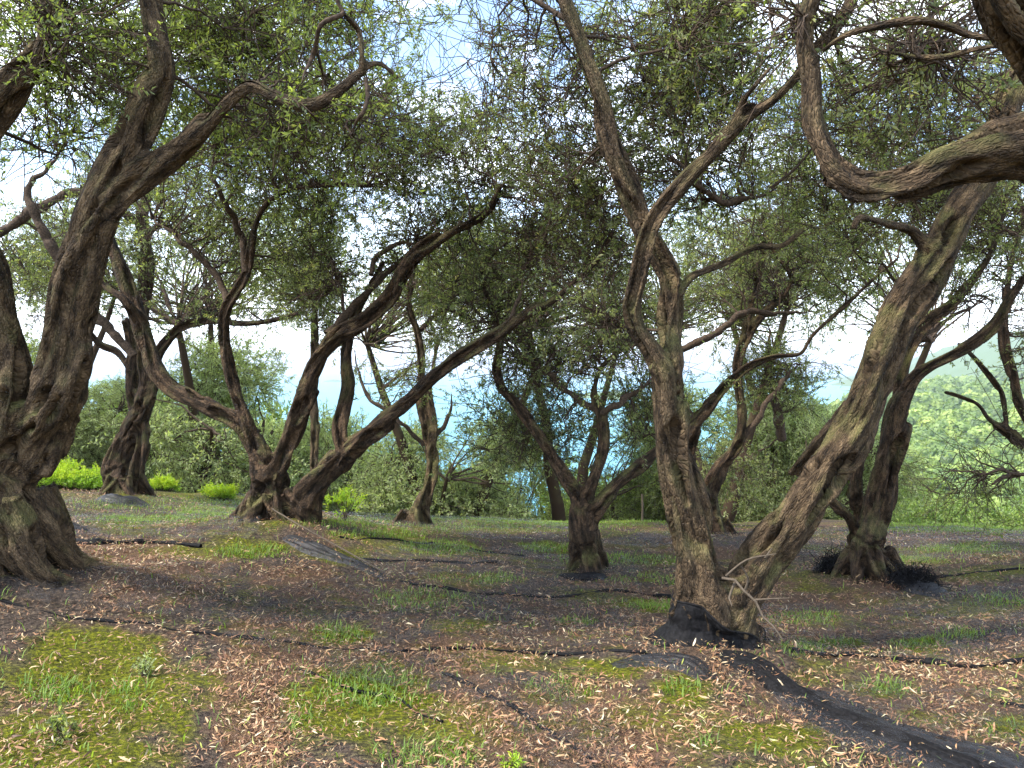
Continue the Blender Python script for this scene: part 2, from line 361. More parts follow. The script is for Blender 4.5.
# ---- sea
m, Nn, Lk = new_mat('sea_water')
o = Nn('ShaderNodeOutputMaterial'); b = Nn('ShaderNodeBsdfPrincipled')
b.inputs['Roughness'].default_value = 0.35
b.inputs['Base Color'].default_value = (0.008, 0.26, 0.36, 1); b.inputs['Specular IOR Level'].default_value = 0.25
g = Nn('ShaderNodeNewGeometry'); n = Nn('ShaderNodeTexNoise'); n.inputs['Scale'].default_value = 0.08; n.inputs['Detail'].default_value = 6; Lk(g.outputs['Position'], n.inputs['Vector'])
bu = Nn('ShaderNodeBump'); bu.inputs['Strength'].default_value = 0.6; bu.inputs['Distance'].default_value = 1.0; Lk(n.outputs[0], bu.inputs['Height']); Lk(bu.outputs[0], b.inputs['Normal'])
n2 = Nn('ShaderNodeTexNoise'); n2.inputs['Scale'].default_value = 0.0012; n2.inputs['Detail'].default_value = 3; Lk(g.outputs['Position'], n2.inputs['Vector'])
r = ramp(Nn, [(0.35, (0.003, 0.15, 0.22)), (0.65, (0.006, 0.23, 0.27))]); Lk(n2.outputs[0], r.inputs[0]); Lk(r.outputs[0], b.inputs['Base Color'])
Lk(b.outputs[0], o.inputs[0])
tt = np.linspace(0, 1, 40)
sxs = np.concatenate([-np.geomspace(30000, 60, 30), np.geomspace(60, 30000, 30)])
sys_ = np.geomspace(60, 30000, 60)
SX, SY = np.meshgrid(sxs, sys_); idx = np.arange(SX.size).reshape(SX.shape)
sea = mesh_np('sea', np.stack([SX.ravel(), SY.ravel(), np.full(SX.size, SEA_Z)], -1), np.stack([idx[:-1, :-1], idx[:-1, 1:], idx[1:, 1:], idx[1:, :-1]], -1).reshape(-1, 4), m)
tag(sea, kind='structure')

# ------------------------------------------------------------------ leaves
def leaves_at(Pc, axis, ln, wd, out_v, out_f, fold=0.15):
    """one folded lozenge per leaf"""
    n = len(Pc)
    ref = RNG.normal(size=(n, 3)); ref[:, 2] += 0.8
    side = np.cross(axis, ref); side /= np.linalg.norm(side, axis=1)[:, None] + 1e-9
    up = np.cross(side, axis)
    ln = ln[:, None]; wd = wd[:, None]
    v0 = Pc; v2 = Pc + axis * ln - up * ln * 0.08
    mid = Pc + axis * ln * 0.48
    v1 = mid + side * wd * 0.5 + up * wd * fold; v3 = mid - side * wd * 0.5 + up * wd * fold
    V = np.stack([v0, v1, v2, v3], 1).reshape(-1, 3)
    out_v.append(V); out_f.append(np.arange(n * 4).reshape(n, 4))
def unit(v): return v / (np.linalg.norm(v, axis=-1, keepdims=True) + 1e-9)
def sprays(P, D, nleaf, tw_len, leaf_len, leaf_w, twig_r=0.0022):
    """leafy twigs starting at P, heading D. returns (V, F, mat_idx, rnd)"""
    n = len(P)
    D = unit(D)
    TL = tw_len * RNG.uniform(0.6, 1.25, n)
    bend = unit(RNG.normal(size=(n, 3)) + np.array([0, 0, -0.1]))
    pts = np.stack([P + D * (TL * t)[:, None] + bend * (TL * 0.30 * t * t)[:, None] for t in (0, 0.5, 1)], 1)
    tv, tf = quad_tubes(pts, np.tile(np.array([twig_r * 1.3, twig_r, twig_r * 0.6]), (n, 1)), 3)
    t = np.tile(np.linspace(0.12, 1.0, nleaf), (n, 1)) + RNG.uniform(-0.03, 0.03, (n, nleaf))
    base = P[:, None] + D[:, None] * (TL[:, None] * t)[..., None] + bend[:, None] * (TL[:, None] * 0.30 * t * t)[..., None]
    tan = unit(D[:, None] + bend[:, None] * (0.6 * t)[..., None])
    rad = unit(np.cross(tan, RNG.normal(size=(n, nleaf, 3))))
    ax = unit(tan * RNG.uniform(0.3, 1.0, (n, nleaf, 1)) + rad * 0.9 + np.array([0, 0, -0.12]))
    lv, lf = [], []
    ll = leaf_len * RNG.uniform(0.65, 1.2, n * nleaf)
    leaves_at(base.reshape(-1, 3), ax.reshape(-1, 3), ll, ll / leaf_len * leaf_w * RNG.uniform(0.8, 1.2, n * nleaf), lv, lf)
    LV, LF = lv[0], lf[0]
    V = np.concatenate([tv, LV]); F = np.concatenate([tf, LF + len(tv)])
    mi = np.concatenate([np.zeros(len(tf), int), np.ones(len(LF), int)])
    rn = np.concatenate([np.zeros(len(tf)), np.clip(np.repeat(RNG.uniform(0, 1, n), nleaf) * 0.5 + RNG.uniform(0, 0.5, len(LF)), 0, 1)])
    return V, F, mi, rn

# ------------------------------------------------------------------ traced olive trees
def catmull(P, step_fn):
    """P (n,k): x y z r ... resampled along a centripetal-like spline"""
    P = np.asarray(P, float)
    if len(P) == 2: P = np.stack([P[0], (P[0] + P[1]) / 2, P[1]])
    ext = np.vstack([2 * P[0] - P[1], P, 2 * P[-1] - P[-2]])
    outp = []
    for i in range(1, len(ext) - 2):
        p0, p1, p2, p3 = ext[i - 1:i + 3]
        L_ = np.linalg.norm(p2[:3] - p1[:3]); n = max(1, int(L_ / step_fn(p1[3])))
        for t in np.arange(n) / n:
            outp.append(0.5 * ((2 * p1) + (-p0 + p2) * t + (2 * p0 - 5 * p1 + 4 * p2 - p3) * t * t + (-p0 + 3 * p1 - 3 * p2 + p3) * t ** 3))
    outp.append(ext[-2])
    A = np.array(outp); A[:, 3] = np.maximum(A[:, 3], P[:, 3].min() * 0.8)
    return A

GAPS = [(452, 62, 34, 26, 0.05), (480, 85, 18, 14, 0.15), (262, 345, 45, 26, 0.05), (385, 335, 40, 34, 0.25), (30, 215, 32, 30, 0.25), (165, 245, 20, 22, 0.3), (60, 170, 26, 20, 0.5), (770, 18, 20, 14, 0.3),
        (710, 245, 16, 14, 0.15), (775, 285, 26, 26, 0.25), (810, 330, 30, 40, 0.4), (720, 215, 20, 12, 0.4), (560, 275, 26, 12, 0.35), (1000, 300, 26, 46, 0.45), (950, 340, 26, 22, 0.25), (185, 280, 34, 34, 0.5), (515, 205, 18, 12, 0.3), (290, 380, 36, 22, 0.12), (470, 320, 22, 24, 0.4), (520, 330, 22, 22, 0.4),
        (960, 430, 60, 60, 0.10), (690, 340, 10, 30, 0.4), (320, 300, 20, 30, 1), (230, 345, 20, 20, .3), (625, 65, 14, 30, .5), (85, 300, 16, 26, .5)]
def keep_gaps(P, min_d=2.0):
    X, Y, f = to_px(P)
    k = np.ones(len(P))
    for gx, gy, rx, ry, pr in GAPS:
        d = ((X - gx) / rx) ** 2 + ((Y - gy) / ry) ** 2
        k = np.where(d < 1.0, np.minimum(k, pr), k)
    return RNG.uniform(size=len(P)) < k

GCO = []
def build_tree(label, limbs, blobs, group='gnarled olive trees standing on the terrace', roots=6, voxel=0.014, leaf=LEAF, bark=BARK, thin=(), root_scale=1.0, leafk=1.0, spray_n=16, leaf_len=0.041, leaf_w=0.0135, tw=0.17, twist=1.6, above=()):
    samples = []          # rows x y z r | tx ty tz | nx ny nz | s
    tube_sets = []
    px_idx = []
    allS = np.zeros((0, 4)); allpx = np.zeros((0, 3))
    traced = []
    def trace(pts, d0, dd):
        nonlocal allS, allpx
        pts = np.array(pts, float)
        if d0 is None:
            q = np.hypot(allpx[:, 0] - pts[0, 0], allpx[:, 1] - pts[0, 1]); d0 = allpx[np.argmin(q), 2]
        seg = np.concatenate([[0], np.cumsum(np.hypot(*np.diff(pts[:, :2], axis=0).T))]); t = seg / seg[-1]
        d = d0 + dd * t + 0.10 * np.sin(t * 5 + pts[0, 0]) * (t > 0.1)
        W = at(pts[:, 0], pts[:, 1], d)
        A = np.hstack([W, (pts[:, 2] * 0.50 * d / FPX)[:, None]])
        S = catmull(A, lambda r: max(0.03, r * 0.5))
        X, Y, f = to_px(S[:, :3])
        allS = np.vstack([allS, S]); allpx = np.vstack([allpx, np.stack([X, Y, S[:, 1]], 1)])
        return S
    paths = [trace(*l) for l in limbs]
    thins = [trace(*l) for l in thin]
    base = paths[0][0]
    gz = gz1(base[0], base[1])
    root = thing('olive_tree', label, 'olive tree', (float(base[0]), float(base[1]), gz), group)
    org = np.array([base[0], base[1], gz])
    r0 = base[3]
    # continue the trunk below ground
    tubes = []
    for k, S in enumerate(paths):
        if k == 0:
            low = S[0].copy(); low[2] = gz - 0.25; low[3] *= 1.05
            if S[0, 2] > gz - 0.2: S = np.vstack([low, S])
        tubes.append(S)
    rr = random.Random(int(abs(base[0]) * 1000) + 5)
    for k in range(roots):
        a = k * 2 * math.pi / max(roots, 1) + rr.uniform(-0.35, 0.35)
        Lr = r0 * rr.uniform(0.7, 1.5) * root_scale
        pts = []
        for t in (0, 0.3, 0.6, 1.0):
            x = base[0] + math.cos(a + 0.5 * t) * (r0 * 0.55 + Lr * t); y = base[1] + math.sin(a + 0.5 * t) * (r0 * 0.55 + Lr * t)
            z = gz1(x, y) + r0 * (0.75 * (1 - t) ** 2.0) - 0.07 * t - 0.01
            pts.append((x, y, z, r0 * (0.20 * (1 - t) + 0.08)))
        tubes.append(catmull(pts, lambda r: max(0.03, r * 0.5)))
    VV, FF = [], []; off = 0
    SM = []
    def s_at(p):
        M = np.vstack(SM); return M[np.argmin(np.linalg.norm(M[:, :3] - p, axis=1)), 13]
    def emit(P, Rd, k=10):
        nonlocal off
        V, F = quad_tubes(P[None], Rd[None], k)
        n = len(P)
        V = np.vstack([V, P[0] - (P[1] - P[0]) * 0.3, P[-1] + (P[-1] - P[-2]) / (np.linalg.norm(P[-1] - P[-2]) + 1e-9) * Rd[-1] * 0.8])
        c0, c1 = len(V) - 2, len(V) - 1
        e = []
        for j in range(k):
            e.append((c0, (j + 1) % k, j, j)); b0 = (n - 1) * k
            e.append((c1, b0 + j, b0 + (j + 1) % k, b0 + (j + 1) % k))
        VV.append(V); FF.append(F + off); tri.extend([(a + off, b_ + off, c_ + off) for a, b_, c_, _ in e]); off += len(V)
    tri = []
    for si, S in enumerate(tubes):
        P = S[:, :3]; r = S[:, 3]
        T = unit(np.gradient(P, axis=0))
        ref = unit(np.array([0.31, 0.87, 0.38])); A = unit(np.cross(T, ref)); B = np.cross(T, A)
        s = np.concatenate([[0], np.cumsum(np.linalg.norm(np.diff(P, axis=0), axis=1))]) + (0 if si == 0 or si >= len(paths) else s_at(P[0]))
        SM.append(np.hstack([P, r[:, None], T, A, B, s[:, None]]))
        big = r.max() > 0.05 and si < len(paths)
        emit(P, r * (0.80 if big else 1.0))
        if big:
            ns = 6 if r.max() > 0.13 else 4
            for q in range(ns):
                ph = q * 2 * math.pi / ns + rr.uniform(-.4, .4)
                th = ph + s * twist * (0.6 + 0.25 * math.sin(q)) + 0.5 * np.sin(s * 2.2 + q * 1.9)
                ofr = r * (0.60 + 0.12 * np.sin(s * 3.1 + q * 2.4))
                pp = P + (np.cos(th) * ofr)[:, None] * A + (np.sin(th) * ofr)[:, None] * B
                emit(pp, np.maximum(r * (0.37 + 0.09 * np.sin(s * 4.3 + q)), 0.012), 7)
    V = np.vstack(VV); F = np.vstack(FF)
    me = bpy.data.meshes.new('tmp'); me.from_pydata(V.tolist(), [], F.tolist() + tri); me.update()
    tmp = bpy.data.objects.new('tmp', me); col.objects.link(tmp)
    md = tmp.modifiers.new('r', 'REMESH'); md.mode = 'VOXEL'; md.voxel_size = voxel; md.adaptivity = 0
    ms = tmp.modifiers.new('s', 'SMOOTH'); ms.factor = 0.5; ms.iterations = 2
    dg = bpy.context.evaluated_depsgraph_get(); ev = tmp.evaluated_get(dg); m2 = bpy.data.meshes.new_from_object(ev)
    nv = len(m2.vertices); co = np.empty(nv * 3, np.float32); m2.vertices.foreach_get('co', co); co = co.reshape(-1, 3).astype(float)
    no = np.empty(nv * 3, np.float32); m2.vertices.foreach_get('normal', no); no = no.reshape(-1, 3).astype(float)
    SMa = np.vstack(SM)
    kd = kdtree.KDTree(len(SMa))
    for i, p in enumerate(SMa[:, :3]): kd.insert(p, i)
    kd.balance()
    near_i = np.fromiter((kd.find(p)[1] for p in co), int, nv)
    q = SMa[near_i]
    d = co - q[:, :3]
    s = q[:, 13]; rad = q[:, 3]
    th = np.arctan2((d * q[:, 10:13]).sum(1), (d * q[:, 7:10]).sum(1)) - s * twist
    rr_ = np.maximum(rad, 0.02)
    along = s + (d * q[:, 4:7]).sum(1)
    bc = np.stack([(d * q[:, 7:10]).sum(1), (d * q[:, 10:13]).sum(1), along], 1)
    fl = noise3(np.stack([np.cos(th) * 1.7, np.sin(th) * 1.7, along * 1.3 + 3], 1))
    rid = noise3(bc * np.array([22, 22, 3.8]))
    rid2 = 1 - 2 * np.abs(noise3(bc * np.array([13, 13, 2.2]) + 7))
    pits = noise3(bc * np.array([10, 10, 2.4]) + 31)
    groove = 1 - np.abs(noise3(bc * np.array([8, 8, 1.0]) + 3)) * 5
    knob = noise3(co * 4.5 + 11)
    amp = np.clip(rad / 0.12, 0.15, 1)
    disp = rr_ * (0.12 * fl + 0.09 * knob) + amp * (0.013 * rid + 0.010 * rid2) - amp * 0.18 * np.clip((pits - 0.15) / 0.14, 0, 1) - amp * 0.042 * np.clip(groove, 0, 1) ** 1.5
    disp = np.clip(disp, -rr_ * 0.7, rr_ * 0.3)
    ed = np.empty(len(m2.edges) * 2, np.int32); m2.edges.foreach_get('vertices', ed); ed = ed.reshape(-1, 2)
    deg = np.bincount(ed.ravel(), minlength=nv).astype(float) + 1
    for _ in range(2):
        disp = (disp + np.bincount(ed[:, 0], disp[ed[:, 1]], nv) + np.bincount(ed[:, 1], disp[ed[:, 0]], nv)) / deg
    co += no * disp[:, None]
    if label.startswith('largest forked'): GCO.append(co.copy())
    m2.vertices.foreach_set('co', (co - org).astype(np.float32).ravel())
    a = m2.attributes.new('bark', 'FLOAT_VECTOR', 'POINT'); a.data.foreach_set('vector', bc.astype(np.float32).ravel())
    m2.materials.clear(); m2.materials.append(bark)
    m2.polygons.foreach_set('use_smooth', np.ones(len(m2.polygons), bool)); m2.update()
    bpy.data.objects.remove(tmp); m2.name = 'trunk'
    tr = bpy.data.objects.new('trunk', m2); col.objects.link(tr); tr.parent = root

    # --- branches grown from the limbs out to the leaf masses
    nodes = [allS[::2]]
    nodes_arr = np.vstack(nodes)
    hi = nodes_arr[:, 2] > gz + 0.9
    nodes_arr = nodes_arr[hi]
    if len(nodes_arr) == 0: nodes_arr = allS
    NP = [tuple(x) for x in nodes_arr]
    arr = np.array(NP)
    att = []; att_w = []
    for (cx, cyp, rx, ry, dc, dr, n, dens) in list(blobs) + list(above):
        n = max(3, int(n * 1.5))
        u = unit(RNG.normal(size=(n, 3))) * (RNG.uniform(0, 1, n) ** 0.4)[:, None]
        att.append(at(cx + u[:, 0] * rx, cyp + u[:, 1] * ry, dc + u[:, 2] * dr)); att_w.append(np.full(n, dens))
    att = np.vstack(att); att_w = np.concatenate(att_w)
    d0 = np.array([np.min(np.linalg.norm(arr[:, :3] - p, axis=1)) for p in att])
    order = np.argsort(d0)
    paths5 = []; rads = []
    npos = arr[:, :3].copy(); nrad = arr[:, 3].copy()
    ndep = np.zeros(len(npos))
    SEG = 7
    starts = []
    for i in order:
        p = att[i]
        dv = np.linalg.norm(npos - p, axis=1) + ndep * 0.25
        j = int(np.argmin(dv)); q0 = npos[j]; Ld = np.linalg.norm(p - q0)
        if Ld < 0.06: continue
        n1 = RNG.normal(size=3) * Ld * 0.16; n2 = RNG.normal(size=3) * Ld * 0.13
        tt = np.linspace(0, 1, SEG)[:, None]
        c1 = q0 + (p - q0) * 0.33 + n1 + np.array([0, 0, 0.10 * Ld]); c2 = q0 + (p - q0) * 0.7 + n2
        pts = (1 - tt) ** 3 * q0 + 3 * (1 - tt) ** 2 * tt * c1 + 3 * (1 - tt) * tt ** 2 * c2 + tt ** 3 * p
        pts[1:-1] += RNG.normal(size=(SEG - 2, 3)) * Ld * 0.022
        ra = min(nrad[j] * 0.75, 0.004 + 0.0125 * Ld + 0.003); rb = max(0.0032, ra * 0.35)
        rd = ra + (rb - ra) * np.linspace(0, 1, SEG)
        paths5.append(pts); rads.append(rd)
        npos = np.vstack([npos, pts[2:]]); nrad = np.concatenate([nrad, rd[2:]]); ndep = np.concatenate([ndep, np.full(SEG - 2, ndep[j] + 1)])
    allT = np.array(paths5); allR = np.array(rads)
    # bare side twigs off every branch: the fine brown tangle
    nb = len(allT)
    ii = np.repeat(np.arange(nb), 6); jj = RNG.integers(2, SEG, len(ii))
    st = allT[ii, jj]; dirs = unit(unit(allT[ii, -1] - allT[ii, 0]) * 0.7 + RNG.normal(size=(len(ii), 3)) * 0.8)
    ln = RNG.uniform(0.15, 0.6, len(ii))
    bend = RNG.normal(size=(len(ii), 3)) * 0.35 + np.array([0, 0, 0.1])
    ts = np.linspace(0, 1, SEG)
    sub = st[:, None] + dirs[:, None] * (ln[:, None] * ts)[..., None] + bend[:, None] * (ln[:, None] * ts ** 2)[..., None] + RNG.normal(size=(len(ii), SEG, 3)) * 0.014 * ts[None, :, None]
    subr = np.tile(np.linspace(0.0048, 0.0022, SEG), (len(ii), 1))
    kk = keep_gaps(sub[:, -1]) | (RNG.uniform(size=len(sub)) < 0.3)
    sub = sub[kk]; subr = subr[kk]; iw = att_w[order][:nb][ii[kk] % len(att_w)] if False else None
    bv, bf = quad_tubes(allT, allR, 5); sv_, sf = quad_tubes(sub, subr, 3)
    Vb = [bv, sv_]; Fb = [bf, sf + len(bv)]; o_ = len(bv) + len(sv_)
    for S in thins:
        S[:, :3] += (np.stack([noise3(S[:, :3] * 6 + q_) for q_ in (1, 9, 17)], 1) * 0.055 * np.clip(np.linspace(0, 4, len(S)), 0, 1)[:, None]); S[:, 3] *= 1 + 0.5 * noise3(S[:, :3] * 11)
        S[:, 3] *= 1 - 0.7 * np.clip(np.linspace(-1.5, 1, len(S)), 0, 1)
        v, f = quad_tubes(S[None, :, :3], S[None, :, 3] , 7); Vb.append(v); Fb.append(f + o_); o_ += len(v)
    Vb = np.vstack(Vb); Fb = np.vstack(Fb)
    mesh_np('branchwork', Vb - org, Fb, TWIG, root, smooth=True)
    # leafy sprays at branch and twig ends
    wts = []
    ends = [allT[:, -1], allT[:, 4], allT[:, 5], sub[:, -1], sub[:, 3], sub[:, 5]]
    dirs_ = [allT[:, -1] - allT[:, -3], allT[:, 4] - allT[:, 3], allT[:, 5] - allT[:, 4], sub[:, -1] - sub[:, -3], sub[:, 3] - sub[:, 2], sub[:, 5] - sub[:, 4]]
    EP = np.vstack(ends); ED = unit(np.vstack(dirs_))
    # density from the nearest leaf mass
    kda = kdtree.KDTree(len(att))
    for i, p in enumerate(att): kda.insert(p, i)
    kda.balance()
    de = np.array([att_w[kda.find(p)[1]] for p in EP]) * leafk * 0.46 * np.where(EP[:, 2] > 4.6, 0.75, 1)
    cnt = np.floor(de + RNG.uniform(size=len(de))).astype(int)
    EP = np.repeat(EP, cnt, axis=0) + RNG.normal(size=(cnt.sum(), 3)) * 0.05; ED = unit(np.repeat(ED, cnt, axis=0) * 0.6 + RNG.normal(size=(cnt.sum(), 3)) * 0.7 + np.array([0, 0, 0.12]))
    k = keep_gaps(EP + ED * 0.12)
    EP, ED = EP[k], ED[k]
    Vc, Fc, mi, rn = sprays(EP, ED, spray_n, tw, leaf_len, leaf_w)
    mesh_np('crown', Vc - org, Fc, [TWIG, leaf], root, mat_idx=mi, attrs={'rnd': ('FLOAT', 'FACE', rn)})
    print('tree', label[:30], 'trunk', nv, 'branches', nb, 'sprays', len(EP))
    return root

# blobs: cx, cy, rx, ry (photo pixels), distance, half depth (m), attractors, sprays per tip
# --- A: the big tree at the left edge
build_tree('massive two-stemmed olive tree with spreading roots, its trunk cut by the left edge',
    [([(-24, 612, 176), (-22, 588, 146), (-20, 555, 116), (-18, 520, 98), (-13, 490, 92), (-2, 460, 84), (12, 425, 74), (10, 380, 54), (4, 340, 46), (-4, 300, 44), (-18, 255, 44), (-42, 205, 42), (-40, 160, 38), (-18, 125, 38), (0, 104, 38), (20, 82, 31), (38, 58, 27), (50, 28, 25), (53, -5, 24), (60, -70, 20)], 5.0, -0.5),
     ([(22, 455, 70), (38, 425, 62), (54, 398, 60), (66, 367, 57), (71, 330, 53), (77, 295, 50), (88, 248, 47), (102, 203, 46), (126, 150, 42), (150, 100, 38), (162, 70, 35), (159, 40, 31), (150, 0, 27), (140, -60, 22), (150, -130, 16)], None, -0.6),
     ([(108, 205, 36), (135, 182, 31), (172, 156, 28), (203, 129, 26), (227, 100, 23), (250, 83, 20), (273, 93, 17), (309, 103, 17), (336, 91, 15), (363, 71, 12), (379, 64, 9), (398, 78, 6)], None, -0.3),
     ([(363, 72, 11), (363, 55, 9), (359, 31, 8), (344, 14, 6)], None, -0.1),
     ([(-42, 205, 40), (-90, 150, 34), (-140, 80, 28), (-180, -20, 20)], None, 0.5)],
    [(190, 60, 120, 70, 6.0, 0.9, 60, 1.2), (260, 20, 120, 70, 5.8, 0.9, 50, 1.2), (90, 50, 60, 60, 4.8, .7, 24, 1.0), (20, 20, 60, 50, 4.8, .7, 18, .9), (320, 110, 90, 50, 5.0, .7, 30, .9), (60, 130, 60, 40, 5.6, .5, 14, .6)],
    thin=[([(344, 13, 6), (324, 27, 5), (314, 55, 5), (305, 80, 3)], None, 0), ([(366, 78, 5), (366, 117, 4), (350, 137, 3)], None, 0.1)],
    roots=10, root_scale=0.8, voxel=0.0115, leaf=LEAF_LIGHT, above=[(150, -150, 300, 120, 5.0, 1.3, 50, 1.0), (-200, 0, 150, 150, 4.5, 1.2, 40, 1.2)])
# --- B
build_tree('twisted olive tree behind the left edge tree with dark net bunched round its foot',
    [([(127, 506, 44), (124, 495, 32), (118, 470, 27), (121, 450, 27), (131, 430, 28), (143, 406, 25), (149, 383, 21), (144, 350, 17), (142, 320, 15), (146, 285, 15), (147, 250, 15), (143, 215, 13), (150, 180, 9)], 10.5, 0.4),
     ([(136, 495, 18), (139, 465, 16), (142, 440, 16), (137, 410, 18), (132, 378, 17), (134, 350, 15), (126, 320, 10)], 10.55, 0.3),
     ([(150, 390, 14), (160, 355, 12), (172, 336, 10), (187, 325, 10), (215, 321, 9), (240, 323, 8), (268, 320, 8), (298, 313, 6)], None, -0.3),
     ([(131, 372, 12), (118, 352, 9), (100, 344, 8), (88, 330, 6)], None, 0.2)],
    [(100, 240, 110, 60, 10.6, 1.2, 60, 1.0), (150, 170, 110, 60, 10.8, 1.2, 60, 1.0), (40, 290, 50, 40, 10.8, 1, 26, .9), (210, 300, 70, 40, 10.6, 1, 30, .7)],
    thin=[([(147, 240, 6), (160, 225, 5), (190, 243, 4), (212, 262, 3)], None, .1), ([(143, 225, 8), (84, 193, 8), (45, 205, 9), (0, 232, 12), (-60, 262, 14)], None, -1.0), ([(134, 356, 9), (100, 318, 9), (60, 260, 10), (39, 223, 10), (27, 188, 9), (44, 172, 8), (70, 142, 7)], 10.2, -.4)],
    voxel=0.017, bark=BARK_DARK, roots=5, spray_n=14, leaf_len=0.05, leaf_w=0.017)
# --- C
build_tree('olive tree left of centre whose trunk fans into four long leaning limbs',
    [([(274, 532, 66), (274, 515, 46), (273, 495, 38), (270, 475, 38), (262, 458, 28), (252, 443, 23), (234, 422, 21), (203, 405, 20), (173, 388, 21), (156, 367, 21), (145, 336, 20), (133, 301, 18), (121, 266, 16), (110, 238, 13), (96, 205, 10)], 7.8, 0.3),
     ([(270, 480, 30), (279, 461, 23), (293, 426, 23), (305, 395, 23), (316, 363, 23), (338, 337, 21), (367, 320, 21), (389, 298, 20), (404, 272, 18), (422, 251, 18), (453, 231, 15), (480, 216, 13), (494, 200, 10), (500, 184, 8)], None, -0.8),
     ([(303, 532, 50), (305, 515, 38), (310, 492, 31), (328, 469, 29), (355, 445, 25), (387, 418, 22), (414, 396, 20), (438, 375, 18), (465, 354, 16), (500, 334, 15), (523, 317, 14), (550, 301, 13), (572, 283, 11), (594, 262, 9), (613, 232, 7)], 7.75, -1.4),
     ([(258, 450, 20), (247, 422, 16), (234, 391, 15), (227, 359, 14), (225, 332, 14), (228, 307, 12), (246, 275, 10), (252, 245, 10), (256, 225, 9), (266, 205, 9), (289, 189, 8), (328, 184, 7), (371, 185, 6)], None, -0.5),
     ([(345, 455, 20), (338, 430, 19), (342, 406, 17), (348, 383, 15), (346, 359, 14), (350, 338, 12), (356, 314, 10), (368, 292, 8), (384, 262, 6)], None, 0.4),
     ([(142, 325, 14), (125, 300, 11), (102, 283, 9), (88, 262, 7)], None, -0.2)],
    [(330, 150, 120, 70, 8.2, 1.0, 80, .95), (290, 240, 70, 70, 8.4, 0.8, 40, .75), (440, 140, 100, 70, 7.8, 1.0, 80, 1.0), (200, 190, 90, 50, 8.0, .8, 40, .8), (540, 220, 70, 70, 7.5, .8, 50, .75), (420, 240, 50, 40, 7.6, .7, 20, .8), (250, 130, 80, 40, 7.6, .8, 36, 1.0), (320, 280, 34, 40, 7.8, .6, 22, .8)],
    thin=[([(227, 302, 8), (219, 277, 7), (195, 254, 6), (168, 230, 5), (152, 219, 4)], None, .2), ([(246, 272, 8), (240, 234, 7), (223, 195, 6), (213, 172, 6), (215, 148, 4)], None, -.2), ([(328, 335, 9), (348, 312, 8), (375, 285, 7), (402, 258, 6), (418, 238, 4)], None, .4), ([(371, 275, 5), (376, 258, 5), (392, 246, 5), (418, 244, 4)], 7.4, .1), ([(500, 334, 5), (520, 300, 4), (524, 270, 3)], None, .2), ([(345, 318, 4), (338, 280, 3), (328, 250, 3)], None, -.1)],
    voxel=0.014, bark=BARK_DARK, roots=9, spray_n=16, above=[(330, -20, 230, 90, 7.4, 1.4, 60, .7), (330, -280, 260, 120, 7.5, 1.6, 30, 1.0)])
# --- D
build_tree('slender straight tree rising behind the fanned olive, dark tufts high on its stem',
    [([(314, 512, 14), (314, 480, 11), (314, 430, 11), (315, 380, 10), (315, 330, 9), (313, 280, 8), (312, 240, 6), (313, 200, 4)], 13.2, 0.2)],
    [(312, 250, 30, 70, 13.4, .6, 40, 1.5), (312, 300, 26, 40, 13.4, .5, 24, 1.2)], group=None, voxel=0.02, roots=3, bark=BARK, spray_n=14, leaf_len=0.075, leaf_w=0.02)
# --- E
build_tree('thin upright olive tree right of centre-left clump with twin stems and mossy foot',
    [([(414, 530, 36), (418, 515, 24), (427, 490, 16), (432, 462, 14), (426, 434, 13), (421, 402, 11), (422, 367, 10), (418, 336, 9), (410, 309, 8), (412, 280, 8), (420, 240, 6)], 10.3, 0.2),
     ([(430, 455, 11), (434, 430, 8), (430, 398, 7), (432, 370, 6), (438, 340, 5)], None, 0.3)],
    [(440, 290, 70, 50, 10.6, 1.0, 50, .9), (400, 380, 24, 24, 10.4, .4, 10, .8), (480, 250, 60, 50, 10.8, 1, 50, 1.2)],
    thin=[([(424, 445, 5), (403, 425, 4), (387, 410, 4), (367, 395, 4), (358, 370, 3), (355, 350, 3)], None, -.2), ([(434, 438, 5), (449, 418, 4), (452, 393, 3)], None, .1), ([(420, 330, 5), (445, 310, 4), (470, 320, 5), (482, 340, 4)], None, .2)],
    voxel=0.016, bark=BARK, roots=5, spray_n=14, leaf_len=0.05, leaf_w=0.017)
# --- F
build_tree('short dark olive tree in the centre with a Y-shaped trunk and low foliage',
    [([(588, 578, 44), (588, 560, 35), (586, 535, 33), (582, 512, 31), (575, 494, 20), (566, 480, 17), (547, 449, 14), (532, 426, 13), (516, 404, 12), (503, 388, 12), (497, 368, 11), (500, 342, 10), (492, 310, 8), (480, 275, 6)], 7.6, 0.5),
     ([(583, 505, 20), (594, 478, 13), (602, 447, 13), (601, 416, 13), (594, 391, 9), (601, 367, 8), (622, 349, 7), (648, 340, 5)], None, 0.3),
     ([(588, 522, 22), (603, 502, 18), (625, 477, 16), (644, 461, 15), (662, 446, 12), (690, 420, 9), (715, 395, 7)], None, 0.7)],
    [(545, 370, 60, 40, 8.3, .7, 36, .65), (620, 330, 60, 50, 8.3, .7, 36, .6), (560, 440, 45, 34, 8.6, .5, 22, .8), (640, 410, 40, 40, 8.5, .6, 22, .9), (500, 300, 60, 50, 8.2, .8, 36, 1.0), (590, 240, 60, 40, 8.0, .8, 30, .9), (515, 430, 40, 40, 9.0, .4, 22, 1.2)],
    thin=[([(601, 415, 8), (612, 408, 7), (629, 395, 7), (650, 383, 5)], None, -.1), ([(597, 410, 7), (570, 395, 6), (547, 371, 6), (527, 359, 5), (512, 341, 4)], None, .2)],
    voxel=0.014, bark=BARK_DARK, roots=6, root_scale=.7, spray_n=15, leaf_len=0.045, leaf_w=0.015)
